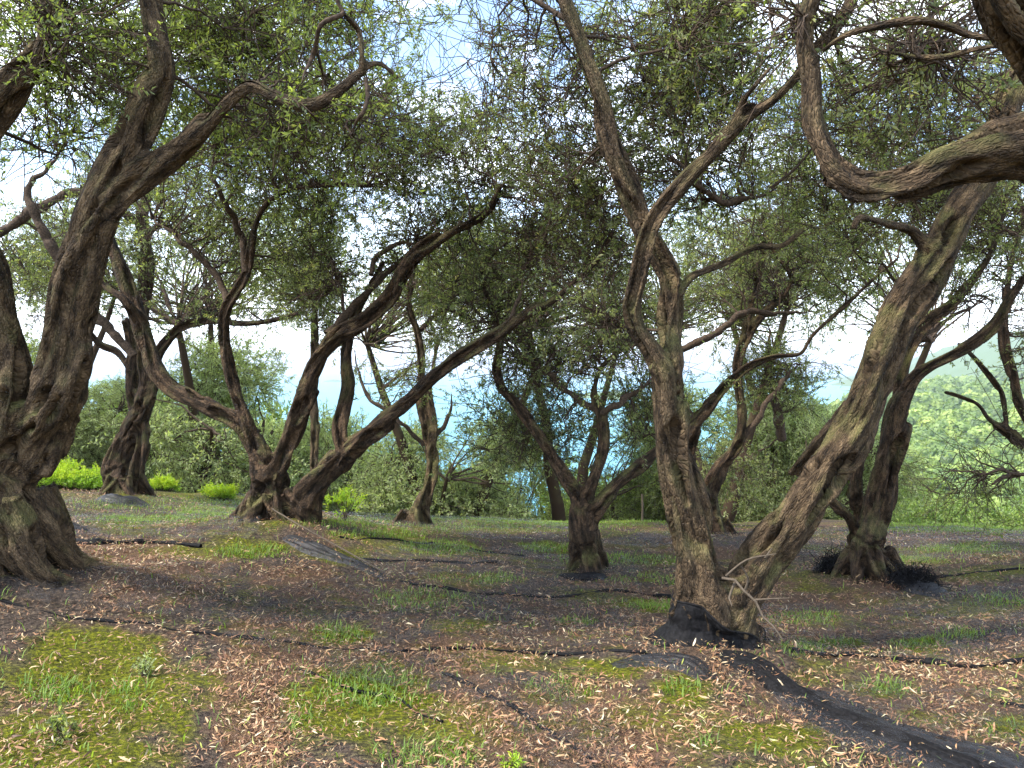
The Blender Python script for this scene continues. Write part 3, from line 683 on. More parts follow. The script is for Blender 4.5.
# --- G
build_tree('largest forked olive tree in the right foreground with black net wrapped round its base',
    [([(716, 668, 104), (715, 645, 82), (713, 622, 80), (706, 600, 76), (699, 575, 55), (692, 545, 49), (684, 510, 46), (676, 475, 42), (669, 440, 37), (667, 405, 36), (664, 375, 36), (652, 350, 28), (638, 328, 25), (634, 305, 23), (639, 278, 22), (645, 248, 21), (652, 225, 20), (664, 206, 20), (688, 180, 20), (711, 156, 19), (730, 134, 19), (750, 114, 19), (775, 97, 18), (797, 74, 17), (812, 50, 18), (832, 28, 19), (850, 2, 18), (868, -50, 15)], 4.9, -0.5),
     ([(725, 625, 62), (744, 592, 50), (763, 560, 46), (786, 530, 44), (806, 500, 45), (825, 470, 45), (845, 442, 45), (864, 408, 45), (879, 368, 43), (895, 328, 42), (916, 290, 41), (940, 252, 40), (961, 212, 39), (982, 178, 36), (998, 140, 34), (1012, 96, 31), (1024, 60, 27), (1040, 0, 24)], None, 0.5),
     ([(722, 668, 96), (721, 640, 88), (723, 612, 72), (726, 590, 48), (728, 578, 24)], 4.93, 0.0),
     ([(667, 400, 36), (672, 365, 34), (672, 328, 31), (674, 301, 29), (672, 275, 27), (656, 246, 25), (641, 219, 25), (629, 188, 26), (613, 148, 25), (598, 98, 24), (583, 59, 21), (571, 23, 18), (562, -5, 16), (556, -60, 13)], None, 0.4),
     ([(730, 134, 14), (742, 102, 9), (754, 86, 8), (770, 68, 5)], None, -0.1),
     ([(930, 250, 18), (914, 231, 13), (898, 226, 12), (879, 222, 11), (860, 219, 10), (855, 228, 7)], None, -0.4),
     ([(850, 405, 18), (836, 420, 16), (818, 443, 15), (793, 474, 12)], 5.5, 0.15),
     ([(678, 290, 14), (690, 277, 10), (705, 270, 8), (727, 262, 8), (754, 248, 8), (781, 246, 7), (802, 230, 6)], None, 0.6)],
    [(660, 60, 100, 70, 6.1, .8, 60, .9), (580, 160, 80, 70, 6.2, .8, 46, .75), (720, 30, 70, 40, 5.4, .6, 30, 1.0), (700, 170, 70, 50, 5.8, .7, 30, .8), (530, 60, 70, 60, 6.0, .7, 34, .4), (900, 100, 80, 60, 5.6, .8, 40, .8), (560, 250, 70, 60, 6.9, .6, 30, .5), (690, 90, 60, 40, 6.0, .5, 20, 1.0), (600, 330, 30, 40, 5.8, .3, 14, 1.0), (930, 190, 60, 40, 6.4, .6, 24, .6)],
    thin=[([(570, 20, 6), (540, 5, 5), (510, -10, 4)], None, .2), ([(690, 180, 5), (720, 200, 6), (760, 195, 6), (775, 185, 4)], 5.3, .3)],
    voxel=0.0105, bark=BARK, roots=0, above=[(700, -160, 330, 120, 5.0, 1.3, 40, 1.0)])
# --- I
build_tree('olive tree standing behind the large fork with a bowed trunk and curling upper limbs',
    [([(712, 536, 40), (711, 515, 26), (709, 492, 22), (719, 469, 18), (734, 448, 14), (742, 422, 12), (740, 391, 11), (739, 359, 12), (750, 332, 12), (766, 312, 11), (784, 294, 9), (790, 277, 8), (778, 258, 7), (765, 235, 6)], 10.3, 0.3),
     ([(706, 500, 14), (690, 460, 14), (693, 430, 14), (711, 406, 14), (730, 383, 12), (750, 366, 9), (775, 357, 7), (800, 354, 6), (813, 334, 6), (840, 309, 6), (867, 285, 5), (898, 258, 4)], 10.2, -0.5),
     ([(746, 340, 12), (752, 300, 9), (760, 265, 8), (762, 235, 6)], None, 0.3)],
    [(760, 250, 60, 50, 10.5, 1, 50, .8), (780, 380, 40, 40, 11.2, .8, 40, 1.3), (720, 300, 50, 40, 10.8, .8, 30, .8), (840, 260, 60, 50, 10.5, 1, 40, .7), (730, 480, 40, 30, 11.6, .6, 20, 1.2), (790, 200, 60, 50, 10, 1, 40, .7)],
    thin=[([(744, 437, 6), (766, 406, 6), (781, 383, 5), (800, 365, 4)], None, .2), ([(650, 356, 9), (688, 346, 8), (719, 332, 7), (742, 314, 7), (775, 313, 7), (809, 312, 5)], 9.8, .2), ([(782, 440, 10), (777, 410, 9), (767, 365, 8), (770, 330, 6)], 11.2, .1)],
    voxel=0.017, bark=BARK_DARK, roots=5, spray_n=14, leaf_len=0.05, leaf_w=0.017)
# --- J
build_tree('dark twisted olive tree at the right with net bundles heaped either side of its foot',
    [([(868, 588, 62), (868, 568, 44), (869, 545, 36), (874, 520, 31), (880, 498, 29), (886, 465, 28), (894, 430, 28), (900, 402, 26), (914, 380, 18), (930, 367, 14), (947, 358, 14), (973, 344, 13), (996, 324, 12), (1011, 299, 11), (1024, 278, 10), (1040, 240, 8), (1050, 190, 6)], 7.3, -0.5),
     ([(898, 415, 20), (902, 380, 16), (912, 346, 15), (926, 324, 14), (955, 303, 13), (978, 272, 11), (992, 246, 9), (1004, 205, 7)], None, 0.4),
     ([(862, 565, 26), (857, 540, 20), (848, 520, 14), (835, 505, 12), (822, 488, 8)], 7.35, 0.3),
     ([(862, 545, 20), (858, 515, 16), (856, 485, 14), (858, 460, 12), (866, 430, 10)], 7.5, 0.2)],
    [(980, 210, 50, 50, 7.2, .8, 40, .9), (900, 170, 70, 60, 7.6, .8, 40, .8), (960, 300, 40, 30, 7.6, .5, 12, .5), (1000, 100, 60, 60, 7.4, .8, 30, .8), (850, 200, 60, 50, 8, .8, 30, .8), (800, 130, 80, 60, 8, .9, 50, 1.0)],
    thin=[([(918, 340, 5), (948, 320, 4), (985, 297, 3)], None, .2), ([(870, 440, 7), (905, 345, 6), (925, 300, 5)], 7.8, .2)],
    voxel=0.014, bark=BARK_DARK, roots=8, spray_n=15, above=[(950, -60, 200, 100, 7.6, 1.2, 50, 1.0)])
# --- K
build_tree('olive tree reaching in from the right edge with bare low boughs over the valley',
    [([(1085, 585, 60), (1082, 540, 44), (1070, 490, 32), (1045, 460, 20), (1024, 445, 15), (1004, 430, 12), (988, 420, 9), (977, 405, 7), (960, 397, 6), (945, 392, 5)], 8.6, -0.2),
     ([(1006, 430, 9), (1002, 399, 9), (996, 385, 8), (986, 372, 7), (973, 356, 6), (958, 343, 4)], None, 0.1),
     ([(1065, 485, 24), (1040, 440, 16), (1021, 404, 13), (1012, 371, 11), (1005, 344, 11), (1006, 297, 10), (1011, 258, 9), (1024, 215, 7)], None, 0.3)],
    [(965, 475, 50, 26, 9.0, .5, 26, .8), (1010, 440, 30, 20, 8.6, .4, 8, 1.0), (1010, 240, 50, 60, 9, .9, 40, 1.0), (1040, 330, 40, 50, 9, .7, 20, .8)],
    thin=[([(1050, 475, 6), (1024, 474, 4), (996, 471, 4), (977, 480, 3)], None, 0), ([(1010, 474, 4), (990, 485, 3)], None, 0), ([(1024, 474, 4), (1004, 478, 3), (992, 488, 2)], None, 0)],
    voxel=0.016, bark=BARK_DARK, roots=5, spray_n=13, leaf_len=0.055, above=[(1150, 150, 120, 120, 9, 1.2, 40, 1.2)])
# --- L
build_tree('nearby olive tree beyond the right edge whose thick elbowed bough crosses the upper right',
    [([(1330, 800, 244), (1320, 700, 195), (1310, 560, 171), (1290, 420, 146), (1240, 300, 116), (1150, 215, 90), (1080, 165, 76), (1024, 144, 67), (997, 146, 61), (968, 156, 51), (938, 166, 45), (910, 180, 43), (883, 185, 41), (855, 185, 45), (837, 173, 41), (820, 150, 33), (811, 117, 28), (811, 78, 27), (807, 47, 26), (809, 20, 27), (818, -10, 26), (840, -80, 20)], 3.1, 0.3),
     ([(1295, 440, 110), (1250, 330, 96), (1180, 220, 84), (1110, 120, 78), (1060, 50, 76), (1010, -20, 72), (960, -110, 60), (900, -240, 40)], None, -0.7),
     ([(1075, 60, 26), (1030, 45, 14), (1000, 40, 11), (970, 36, 10), (948, 27, 10), (914, 21, 10), (867, 29, 9), (844, 36, 8), (822, 51, 6)], 2.9, 0.5),
     ([(1040, 46, 14), (1000, 46, 9), (969, 51, 8), (945, 57, 7), (915, 57, 6), (888, 52, 4)], 3.0, 0.5)],
    [(930, 40, 60, 40, 3.8, .4, 24, .35), (800, 20, 50, 30, 3.6, .3, 10, .4)],
    voxel=0.0095, bark=BARK, roots=7, spray_n=14, above=[(1050, -260, 300, 150, 3.6, .9, 40, 1.1), (1350, 0, 150, 150, 4.0, .9, 50, 1.3)])

# ------------------------------------------------------------------ bushier trees beyond the terrace edge
def bushy_proto(name, H, CR, leafm, nstem, nspray, leaf_len, leaf_w, seed, cz=0.62, flat=0.75):
    rs = np.random.default_rng(seed)
    V, F, o_ = [], [], 0
    stems = []
    for k in range(nstem):
        a = k * 6.283 / nstem + rs.uniform(-.4, .4); sp_ = rs.uniform(0.25, 0.75) * CR
        t = np.linspace(0, 1, 9)[:, None]
        end = np.array([math.cos(a) * sp_, math.sin(a) * sp_, H * rs.uniform(0.6, 0.8)])
        c1 = np.array([math.cos(a) * 0.12, math.sin(a) * 0.12, H * 0.22])
        P = 2 * (1 - t) * t * (c1 + rs.normal(size=3) * 0.15) + t ** 2 * end + np.array([0, 0, -0.3]) * (1 - t) ** 2
        P += rs.normal(size=P.shape) * 0.05 * t
        r = np.linspace(0.13, 0.03, 9) * H / 4.5
        v, f = quad_tubes(P[None], r[None], 9); V.append(v); F.append(f + o_); o_ += len(v); stems.append((P, r))
    TV, TF = np.vstack(V), np.vstack(F)
    # crown made of uneven clumps
    nc = 26
    cl = []
    while len(cl) < nc:
        u = rs.uniform(-1, 1, 3)
        if 0.15 < np.linalg.norm(u) < 1: cl.append([u[0] * CR * 0.8, u[1] * CR * 0.8, H * cz + u[2] * H * 0.38 * flat / 0.75])
    cl = np.array(cl); cr = rs.uniform(0.28, 0.62, nc) * CR * 0.6
    SP = np.vstack([p for p, _ in stems]); Pb = []; Rb = []
    for c in cl:
        for q in range(4):
            tgt = c + rs.normal(size=3) * 0.25 * CR * 0.5
            j = np.argmin(np.linalg.norm(SP - tgt, axis=1)); t = np.linspace(0, 1, 7)[:, None]
            pp = SP[j] * (1 - t) + tgt * t + np.sin(t * math.pi) * rs.normal(size=3) * 0.12 + rs.normal(size=(7, 3)) * 0.02
            Pb.append(pp); Rb.append(np.linspace(0.022, 0.005, 7))
    BV, BF = quad_tubes(np.array(Pb), np.array(Rb), 4)
    w = cr ** 2; ci = rs.choice(nc, nspray, p=w / w.sum())
    u = unit(rs.normal(size=(nspray, 3)) + np.array([0, 0, 0.25])); rad = rs.uniform(0.35, 1.08, nspray)[:, None]
    P = cl[ci] + u * rad * cr[ci][:, None] * np.array([1, 1, 0.8])
    D = u * 0.8 + rs.normal(size=(nspray, 3)) * 0.6 + np.array([0, 0, -0.15])
    cv, cf, mi, rn = sprays(P, D, 12, 0.26, leaf_len, leaf_w, 0.004)
    root = bpy.data.objects.new(name, None)
    t1 = mesh_np('trunk', TV, TF, BARK_DARK, root, smooth=True, link=False)
    t2 = mesh_np('branchwork', BV, BF, TWIG, root, smooth=True, link=False)
    t3 = mesh_np('crown', cv, cf, [TWIG, leafm], root, mat_idx=mi, attrs={'rnd': ('FLOAT', 'FACE', rn)}, link=False)
    return root, [t1, t2, t3], H
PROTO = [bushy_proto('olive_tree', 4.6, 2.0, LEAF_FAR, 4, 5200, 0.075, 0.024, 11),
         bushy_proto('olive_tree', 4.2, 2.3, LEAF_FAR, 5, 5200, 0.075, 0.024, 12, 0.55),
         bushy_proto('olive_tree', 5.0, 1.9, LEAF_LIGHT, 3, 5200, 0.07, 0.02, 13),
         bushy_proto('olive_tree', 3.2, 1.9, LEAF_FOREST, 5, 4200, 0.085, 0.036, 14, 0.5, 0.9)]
PROTO.append(bushy_proto('olive_tree', 7.0, 2.9, LEAF, 2, 2300, 0.06, 0.020, 21, 0.84, 0.30))
GB = 'olive trees and shrubs growing below the terrace edge'
BACK = [  # proto, px, distance, crown-top px, turn, label
    (0, 78, 16.5, 372, 0.3, 'pale leafy olive tree seen between the left edge trunk and the net-footed olive'),
    (1, 196, 17.5, 352, 1.2, 'broad grey-green olive tree filling the gap behind the bright spurge at left'),
    (0, 226, 21, 398, 2.0, 'olive crown below the fanned olive tree\'s left limb, against the sea'),
    (2, 10, 18, 350, 2.9, 'olive tree glimpsed at the far left behind the leftmost trunk'),
    (3, 128, 24, 392, 0.9, 'bright green tree behind the net-footed olive tree'),
    (1, 352, 20.5, 424, 4.0, 'low olive tree seen through the fork of the fanned olive'),
    (0, 446, 17.5, 404, 5.1, 'light green rounded olive tree right behind the thin twin-stemmed olive'),
    (3, 300, 25, 418, 3.3, 'yellow-green tree low behind the slender straight tree'),
    (2, 520, 21, 452, 0.5, 'small olive tree under the patch of turquoise sea in the centre'),
    (3, 590, 25, 474, 1.9, 'bright bushy tree below the terrace edge behind the short dark olive'),
    (3, 650, 27, 482, 4.4, 'bright bushy tree below the terrace edge left of the large fork'),
    (2, 640, 19, 420, 2.2, 'olive tree beyond the short dark olive, left of the large forked trunk'),
    (1, 760, 19.0, 400, 5.7, 'dense olive tree behind the bowed trunk, right of the large fork'),
    (0, 818, 17.5, 392, 1.0, 'olive tree whose crown shows under the leaning limb of the large fork'),
    (2, 700, 22, 404, 3.8, 'olive tree half hidden behind the large forked trunk'),
    (3, 860, 26, 468, 2.6, 'bright bush below the edge left of the dark twisted olive tree'),
    (3, 920, 24, 494, 0.2, 'low bright shrub at the terrace edge right of the dark twisted olive tree'),
    (3, 1010, 27, 500, 5.0, 'low bright shrub at the terrace edge near the right side of the view'),
    (3, 470, 27, 480, 0.7, 'yellow-green shrub between the thin twin-stemmed olive and the short dark olive'),
    (4, 40, 16.0, 215, 0.4, 'tall thin-crowned olive tree behind the leftmost trunk'),
    (4, 205, 17.5, 205, 1.7, 'tall lacy olive tree behind the left limb of the fanned olive'),
    (4, 455, 17.0, 245, 3.1, 'tall lacy olive tree rising behind the thin twin-stemmed olive'),
    (4, 570, 18.0, 235, 4.0, 'tall lacy olive tree rising behind the short dark olive'),
    (4, 715, 17.0, 215, 5.2, 'tall lacy olive tree rising right behind the large fork'),
    (4, 830, 18.0, 205, 2.5, 'tall lacy olive tree seen against the sky under the elbowed bough'),
    (3, 400, 22, 462, 2.4, 'yellow-green shrub left of the thin twin-stemmed olive tree'),
]
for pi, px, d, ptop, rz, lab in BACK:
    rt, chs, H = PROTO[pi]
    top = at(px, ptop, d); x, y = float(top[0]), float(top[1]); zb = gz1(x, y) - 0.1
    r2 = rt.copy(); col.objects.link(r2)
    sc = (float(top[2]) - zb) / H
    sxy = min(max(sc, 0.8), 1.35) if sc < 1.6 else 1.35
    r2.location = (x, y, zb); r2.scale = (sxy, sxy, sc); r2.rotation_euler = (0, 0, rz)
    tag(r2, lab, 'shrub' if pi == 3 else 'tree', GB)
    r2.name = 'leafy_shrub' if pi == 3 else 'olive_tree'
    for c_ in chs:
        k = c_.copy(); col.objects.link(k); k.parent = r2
for rt, chs, _ in PROTO:
    for c_ in chs: bpy.data.objects.remove(c_)
    bpy.data.objects.remove(rt)

# ------------------------------------------------------------------ woodland across the valley
def woodland():
    V, F, RN = [], [], []
    n = 4300
    a = RNG.uniform(0.24, 1.25, n); r = np.exp(RNG.uniform(math.log(42), math.log(1300), n))
    y = r / np.sqrt(1 + a * a); x = a * y; z = ground_z(x, y)
    ok = z > SEA_Z + 1; x, y, z, r = x[ok], y[ok], z[ok], r[ok]; n = len(x)
    rad = RNG.uniform(2.2, 4.6, n) * np.clip(r / 380, 0.75, 3.2)
    K = 130
    u = unit(RNG.normal(size=(n, K, 3))); u[..., 2] = np.abs(u[..., 2]) * 1.0 - 0.15
    lump = 1 + 0.16 * np.sin(u[..., 0] * 7 + x[:, None]) * np.cos(u[..., 1] * 6 + y[:, None])
    P = np.stack([x, y, z + rad * 0.45], -1)[:, None] + u * (rad[:, None] * lump)[..., None] * RNG.uniform(0.85, 1.03, (n, K))[..., None]
    nn = unit(u + RNG.normal(size=u.shape) * 0.28)
    t1 = unit(np.cross(nn, RNG.normal(size=u.shape))); t2 = np.cross(nn, t1)
    s = (rad[:, None] * RNG.uniform(0.10, 0.20, (n, K)))[..., None]
    Q = np.stack([P - t1 * s - t2 * s * .6, P + t1 * s * .7 - t2 * s, P + t1 * s + t2 * s * .8, P - t1 * s * .6 + t2 * s], 2)
    rn = np.clip(RNG.uniform(0, 1, n)[:, None] * 0.8 + RNG.uniform(0, 0.2, (n, K)), 0, 1)
    V = Q.reshape(-1, 3)
    o = mesh_np('woodland', V, np.arange(len(V)).reshape(-1, 4), LEAF_FOREST, attrs={'rnd': ('FLOAT', 'FACE', rn.ravel())})
    tag(o, 'hazy green woodland covering the far side of the valley', 'woodland', kind='stuff')
woodland()

# ------------------------------------------------------------------ bright spurge clumps
def spurge(label, px, py, w, h, d, n):
    c = at(px, py, d); g = gz1(c[0], c[1]); rx = w * d / FPX / 2; rz = h * d / FPX
    a = RNG.uniform(0, 6.283, n); q = np.sqrt(RNG.uniform(0, 1, n))
    x = np.cos(a) * q * rx; y = np.sin(a) * q * rx * 0.55
    hh = rz * (1 - 0.75 * q ** 2) * RNG.uniform(0.25, 1.1, n) * (0.75 + 0.8 * noise3(np.stack([x * 3 + c[0], y * 3, x * 0], 1)))
    zt = ground_z(c[0] + x, c[1] + y) - g
    P = np.stack([x, y, zt + hh * 0.55], 1)
    D = np.stack([x * 0.7, y * 0.7, np.full(n, 0.5)], 1) + RNG.normal(size=(n, 3)) * 0.15
    V, F, mi, rn = sprays(P, D, 18, 0.16, 0.045, 0.014, 0.003)
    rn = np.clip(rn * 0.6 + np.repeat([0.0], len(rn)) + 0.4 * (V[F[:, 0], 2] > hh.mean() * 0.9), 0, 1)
    st = np.stack([P * np.array([0.6, 0.6, 0]) + np.array([0, 0, -0.02]), P * np.array([0.85, 0.85, 0.5]), P], 1)
    sv_, sf = quad_tubes(st, np.full((n, 3), 0.003), 3)
    e = thing('spurge_bush', label, 'bush', (float(c[0]), float(c[1]), g), 'bright yellow-green bushes at the back of the terrace')
    mesh_np('foliage', V, F, [LEAF_BUSH, LEAF_BUSH], e, mat_idx=mi, attrs={'rnd': ('FLOAT', 'FACE', rn)})
    mesh_np('stems', sv_, sf, TWIG, e)
spurge('largest bright yellow-green spurge bush, left of the net-footed olive tree', 66, 494, 96, 42, 12.0, 620)
spurge('small yellow-green spurge bush just right of the net-footed olive tree', 163, 484, 30, 16, 13.0, 110)
spurge('bright yellow-green spurge bush between the net-footed olive and the fanned olive', 220, 497, 28, 18, 12.2, 120)
spurge('narrow strip of yellow spurge against the left side of the net-footed olive trunk', 103, 488, 24, 22, 12.6, 90)

def leafy_shoot(label, px, py, h, d, n, leafm, ll=0.05):
    c = at(px, py, d); g = gz1(c[0], c[1]); H = h * d / FPX
    e = thing('seedling', label, 'plant', (float(c[0]), float(c[1]), g), None)
    base = np.zeros((n, 3)); dirs = unit(RNG.normal(size=(n, 3)) * 0.55 + np.array([0, 0, 1.2]))
    L_ = RNG.uniform(0.5, 1, n) * H
    st = np.stack([base + dirs * (L_ * t)[:, None] for t in (0, 0.5, 1)], 1); sv_, sf = quad_tubes(st, np.full((n, 3), 0.003), 4)
    P = np.repeat(base + dirs * (L_ * 0.6)[:, None], 3, axis=0) + RNG.normal(size=(3 * n, 3)) * 0.12 * H
    P[:, 2] = np.abs(P[:, 2])
    V, F, mi, rn = sprays(P, np.repeat(dirs, 3, axis=0) + RNG.normal(size=(3 * n, 3)) * .4, 12, 0.22 * H + .03, ll, ll * 0.3, 0.0015)
    mesh_np('stem', sv_, sf, TWIG, e); mesh_np('foliage', V, F, [TWIG, leafm], e, mat_idx=mi, attrs={'rnd': ('FLOAT', 'FACE', rn)})
leafy_shoot('green olive sucker shoot growing just right of the fanned olive tree base', 345, 528, 40, 8.6, 16, LEAF_BUSH, 0.05)
leafy_shoot('small pale silvery seedling on the moss in the lower left corner', 62, 738, 26, 3.2, 5, LEAF_LIGHT, 0.035)
leafy_shoot('small bluish green weed on the left moss slope below the net hem', 142, 672, 18, 4.0, 6, LEAF_FAR, 0.025)
leafy_shoot('tiny bright green seedling at the bottom edge just right of the middle', 508, 755, 14, 3.1, 4, LEAF_BUSH, 0.025)

# ------------------------------------------------------------------ harvest nets
def net_mat(name, c, cover, scale=7):
    m, Nn, Lk = new_mat(name)
    o = Nn('ShaderNodeOutputMaterial'); b = Nn('ShaderNodeBsdfPrincipled'); b.inputs['Roughness'].default_value = 0.6; b.inputs['Base Color'].default_value = (*c, 1)
    t = Nn('ShaderNodeBsdfTransparent'); g = Nn('ShaderNodeNewGeometry')
    n = Nn('ShaderNodeTexNoise'); n.inputs['Scale'].default_value = scale; n.inputs['Detail'].default_value = 6; n.inputs['Roughness'].default_value = 0.65; Lk(g.outputs['Position'], n.inputs['Vector'])
    mr = Nn('ShaderNodeMapRange'); mr.inputs[1].default_value = 0.36; mr.inputs[2].default_value = 0.66; mr.inputs[3].default_value = cover[0]; mr.inputs[4].default_value = cover[1]; Lk(n.outputs[0], mr.inputs[0])
    # the open weave: a fine lattice of threads
    br = Nn('ShaderNodeTexVoronoi'); br.feature = 'DISTANCE_TO_EDGE'; br.inputs['Scale'].default_value = 240; Lk(g.outputs['Position'], br.inputs['Vector'])
    lt = Nn('ShaderNodeMath'); lt.operation = 'LESS_THAN'; lt.inputs[1].default_value = 0.16; Lk(br.outputs['Distance'], lt.inputs[0])
    mu = Nn('ShaderNodeMath'); mu.operation = 'MULTIPLY'; Lk(lt.outputs[0], mu.inputs[0]); Lk(mr.outputs[0], mu.inputs[1])
    bu = Nn('ShaderNodeBump'); bu.inputs['Strength'].default_value = 0.6; bu.inputs['Distance'].default_value = 0.02; Lk(n.outputs[0], bu.inputs['Height']); Lk(bu.outputs[0], b.inputs['Normal'])
    ms = Nn('ShaderNodeMixShader'); Lk(mu.outputs[0], ms.inputs[0]); Lk(t.outputs[0], ms.inputs[1]); Lk(b.outputs[0], ms.inputs[2]); Lk(ms.outputs[0], o.inputs[0])
    return m
NET = net_mat('black_net', (0.034, 0.031, 0.031), (0.0, 0.6))
NET_GREY = net_mat('weathered_net', (0.075, 0.072, 0.075), (0.0, 0.42))
NET_DENSE = plain_mat('bunched_black_net', (0.007, 0.0065, 0.007), 0.75, 0.7, 45, 0.15)

def hem(pxs, d_r, name_parent, mat, w0=0.012):
    P = np.array([gp(*q) for q in pxs]); A = np.hstack([P, np.full((len(P), 1), w0)])
    S = catmull(A, lambda r: 0.05)
    x, y = S[:, 0] + 0.02 * np.sin(np.arange(len(S)) * 0.7), S[:, 1] + 0.03 * fbm2(S[:, 0], S[:, 1], 2.5, 3, 4.0)
    S[:, 0], S[:, 1] = x, y
    S[:, 2] = ground_z(x, y) + w0 * 0.5 + 0.014 * fbm2(x, y, 5.0, 2, 3.0)
    r = w0 * (1 + 1.8 * fbm2(x, y, 4.3, 3, 8.0)); r = np.maximum(r, w0 * 0.25)
    v, f = quad_tubes(S[None, :, :3], r[None], 7)
    return v, f
def net_sheet(label, poly, mat, hems=(), hw=0.012, amp=0.03):
    """a net lying on the ground inside the given outline"""
    pts = np.array([gp(*q)[:2] for q in poly])
    x0, y0 = pts.min(0) - .1; x1, y1 = pts.max(0) + .1
    st = 0.035 if (x1 - x0) < 5 else 0.05
    gx, gy = np.meshgrid(np.arange(x0, x1, st), np.arange(y0, y1, st))
    wx = gx + (0.22 * fbm2(gx, gy, 1.1, 4, 5.5)).reshape(gx.shape); wy = gy + (0.22 * fbm2(gx, gy, 1.1, 4, 15.5)).reshape(gx.shape)
    ins = np.zeros(gx.shape, bool); j = len(pts) - 1
    for i in range(len(pts)):
        xi, yi = pts[i]; xj, yj = pts[j]
        c = ((yi > wy) != (yj > wy)) & (wx < (xj - xi) * (wy - yi) / (yj - yi + 1e-12) + xi)
        ins ^= c; j = i
    wr = 1 - np.abs(fbm2(gx * 0.6 + gy * 0.5, gy - gx * 0.4, 1.5, 4, 21)).reshape(gx.shape) * 1.6
    gz = ground_z(gx, gy) + 0.026 + amp * np.clip(wr, 0, 1) ** 3
    idx = np.arange(gx.size).reshape(gx.shape)
    f = np.stack([idx[:-1, :-1], idx[:-1, 1:], idx[1:, 1:], idx[1:, :-1]], -1).reshape(-1, 4)
    k = (ins[:-1, :-1] & ins[1:, 1:] & ins[:-1, 1:] & ins[1:, :-1]).ravel()
    c = pts.mean(0); g = gz1(*c); org = np.array([c[0], c[1], g])
    V = np.stack([gx.ravel(), gy.ravel(), gz.ravel()], -1) - org
    f = f[k]; used, inv = np.unique(f, return_inverse=True)
    e = thing('harvest_net', label, 'net', tuple(float(q) for q in org), 'dark olive harvest nets spread on the ground')
    mesh_np('mesh_sheet', V[used], inv.reshape(-1, 4), mat, e, smooth=True)
    for hpx in hems:
        v, f2 = hem(hpx, None, e, NET_DENSE, hw)
        mesh_np('hem', v - org, f2, NET_DENSE, e, smooth=True)
net_sheet('dark net spread over the middle foreground, its hem running across from the left edge',
          [(-80, 600), (70, 617), (140, 624), (223, 634), (279, 640), (370, 650), (450, 652), (579, 656), (650, 655), (640, 610), (628, 592), (540, 597), (440, 590), (400, 575), (300, 590), (180, 560), (60, 575), (-60, 575)], NET,
          [[(-60, 598), (0, 605), (70, 619), (140, 626), (223, 636), (279, 641), (370, 652), (450, 650), (509, 652), (579, 657), (650, 655)]], 0.010)
net_sheet('dark net sagging between the fanned olive and the short dark olive, black hem in front',
          [(330, 566), (440, 589), (509, 596), (551, 598), (628, 592), (650, 600), (660, 560), (600, 560), (540, 548), (440, 545), (370, 556)], NET_GREY,
          [[(385, 580), (440, 589), (509, 596), (551, 598), (590, 595), (628, 592), (672, 598)], [(363, 559), (415, 561), (455, 564), (495, 563)]], 0.012)
net_sheet('grey weathered net around the back left olive trees, with a rolled dark edge',
          [(10, 512), (60, 524), (63, 540), (150, 546), (250, 545), (260, 522), (330, 508), (400, 506), (300, 498), (160, 500), (60, 503)], NET_GREY,
          [[(20, 512), (40, 520), (70, 527), (84, 531)], [(63, 542), (100, 545), (147, 544), (200, 548)]], 0.022)
net_sheet('dark net running diagonally down the foreground middle, crossed by a bare line',
          [(420, 655), (470, 660), (560, 690), (640, 760), (640, 800), (560, 790), (500, 740), (420, 690), (380, 664)], NET,
          [[(425, 658), (455, 680), (509, 709), (560, 740), (598, 770)]], 0.009)
net_sheet('wide dark net behind the large fork reaching to the right side of the clearing',
          [(730, 650), (800, 660), (857, 659), (931, 666), (973, 670), (1060, 662), (1080, 590), (950, 592), (860, 600), (780, 610), (740, 600)], NET,
          [[(790, 652), (857, 657), (900, 661), (931, 665), (973, 668), (1024, 661), (1070, 655)]], 0.018)
net_sheet('worn net on the back right ground in front of the terrace edge',
          [(600, 548), (700, 552), (800, 560), (940, 566), (1080, 560), (1080, 532), (900, 528), (760, 534), (640, 534)], NET_GREY,
          [[(930, 580), (960, 576), (1000, 572), (1050, 570)]], 0.012)
net_sheet('dark net in the lower right corner, moss showing through it',
          [(760, 700), (830, 690), (900, 690), (1000, 700), (1100, 720), (1120, 800), (960, 800), (860, 765), (800, 735)], NET,
          [[(1000, 705), (1040, 712), (1090, 716)]], 0.010)
net_sheet('net beside the foreground path at left centre, leaf litter caught on it',
          [(225, 640), (330, 648), (410, 655), (430, 690), (330, 700), (300, 670), (240, 660)], NET,
          [[(300, 672), (350, 690), (400, 703), (440, 722)]], 0.007)
net_sheet('grey net below the thin twin-stemmed olive tree, lying over the back slope',
          [(300, 520), (400, 530), (470, 540), (560, 540), (580, 530), (500, 518), (420, 512), (350, 512)], NET_GREY, [[(340, 538), (400, 541), (460, 546), (520, 556), (575, 560)]], 0.009)

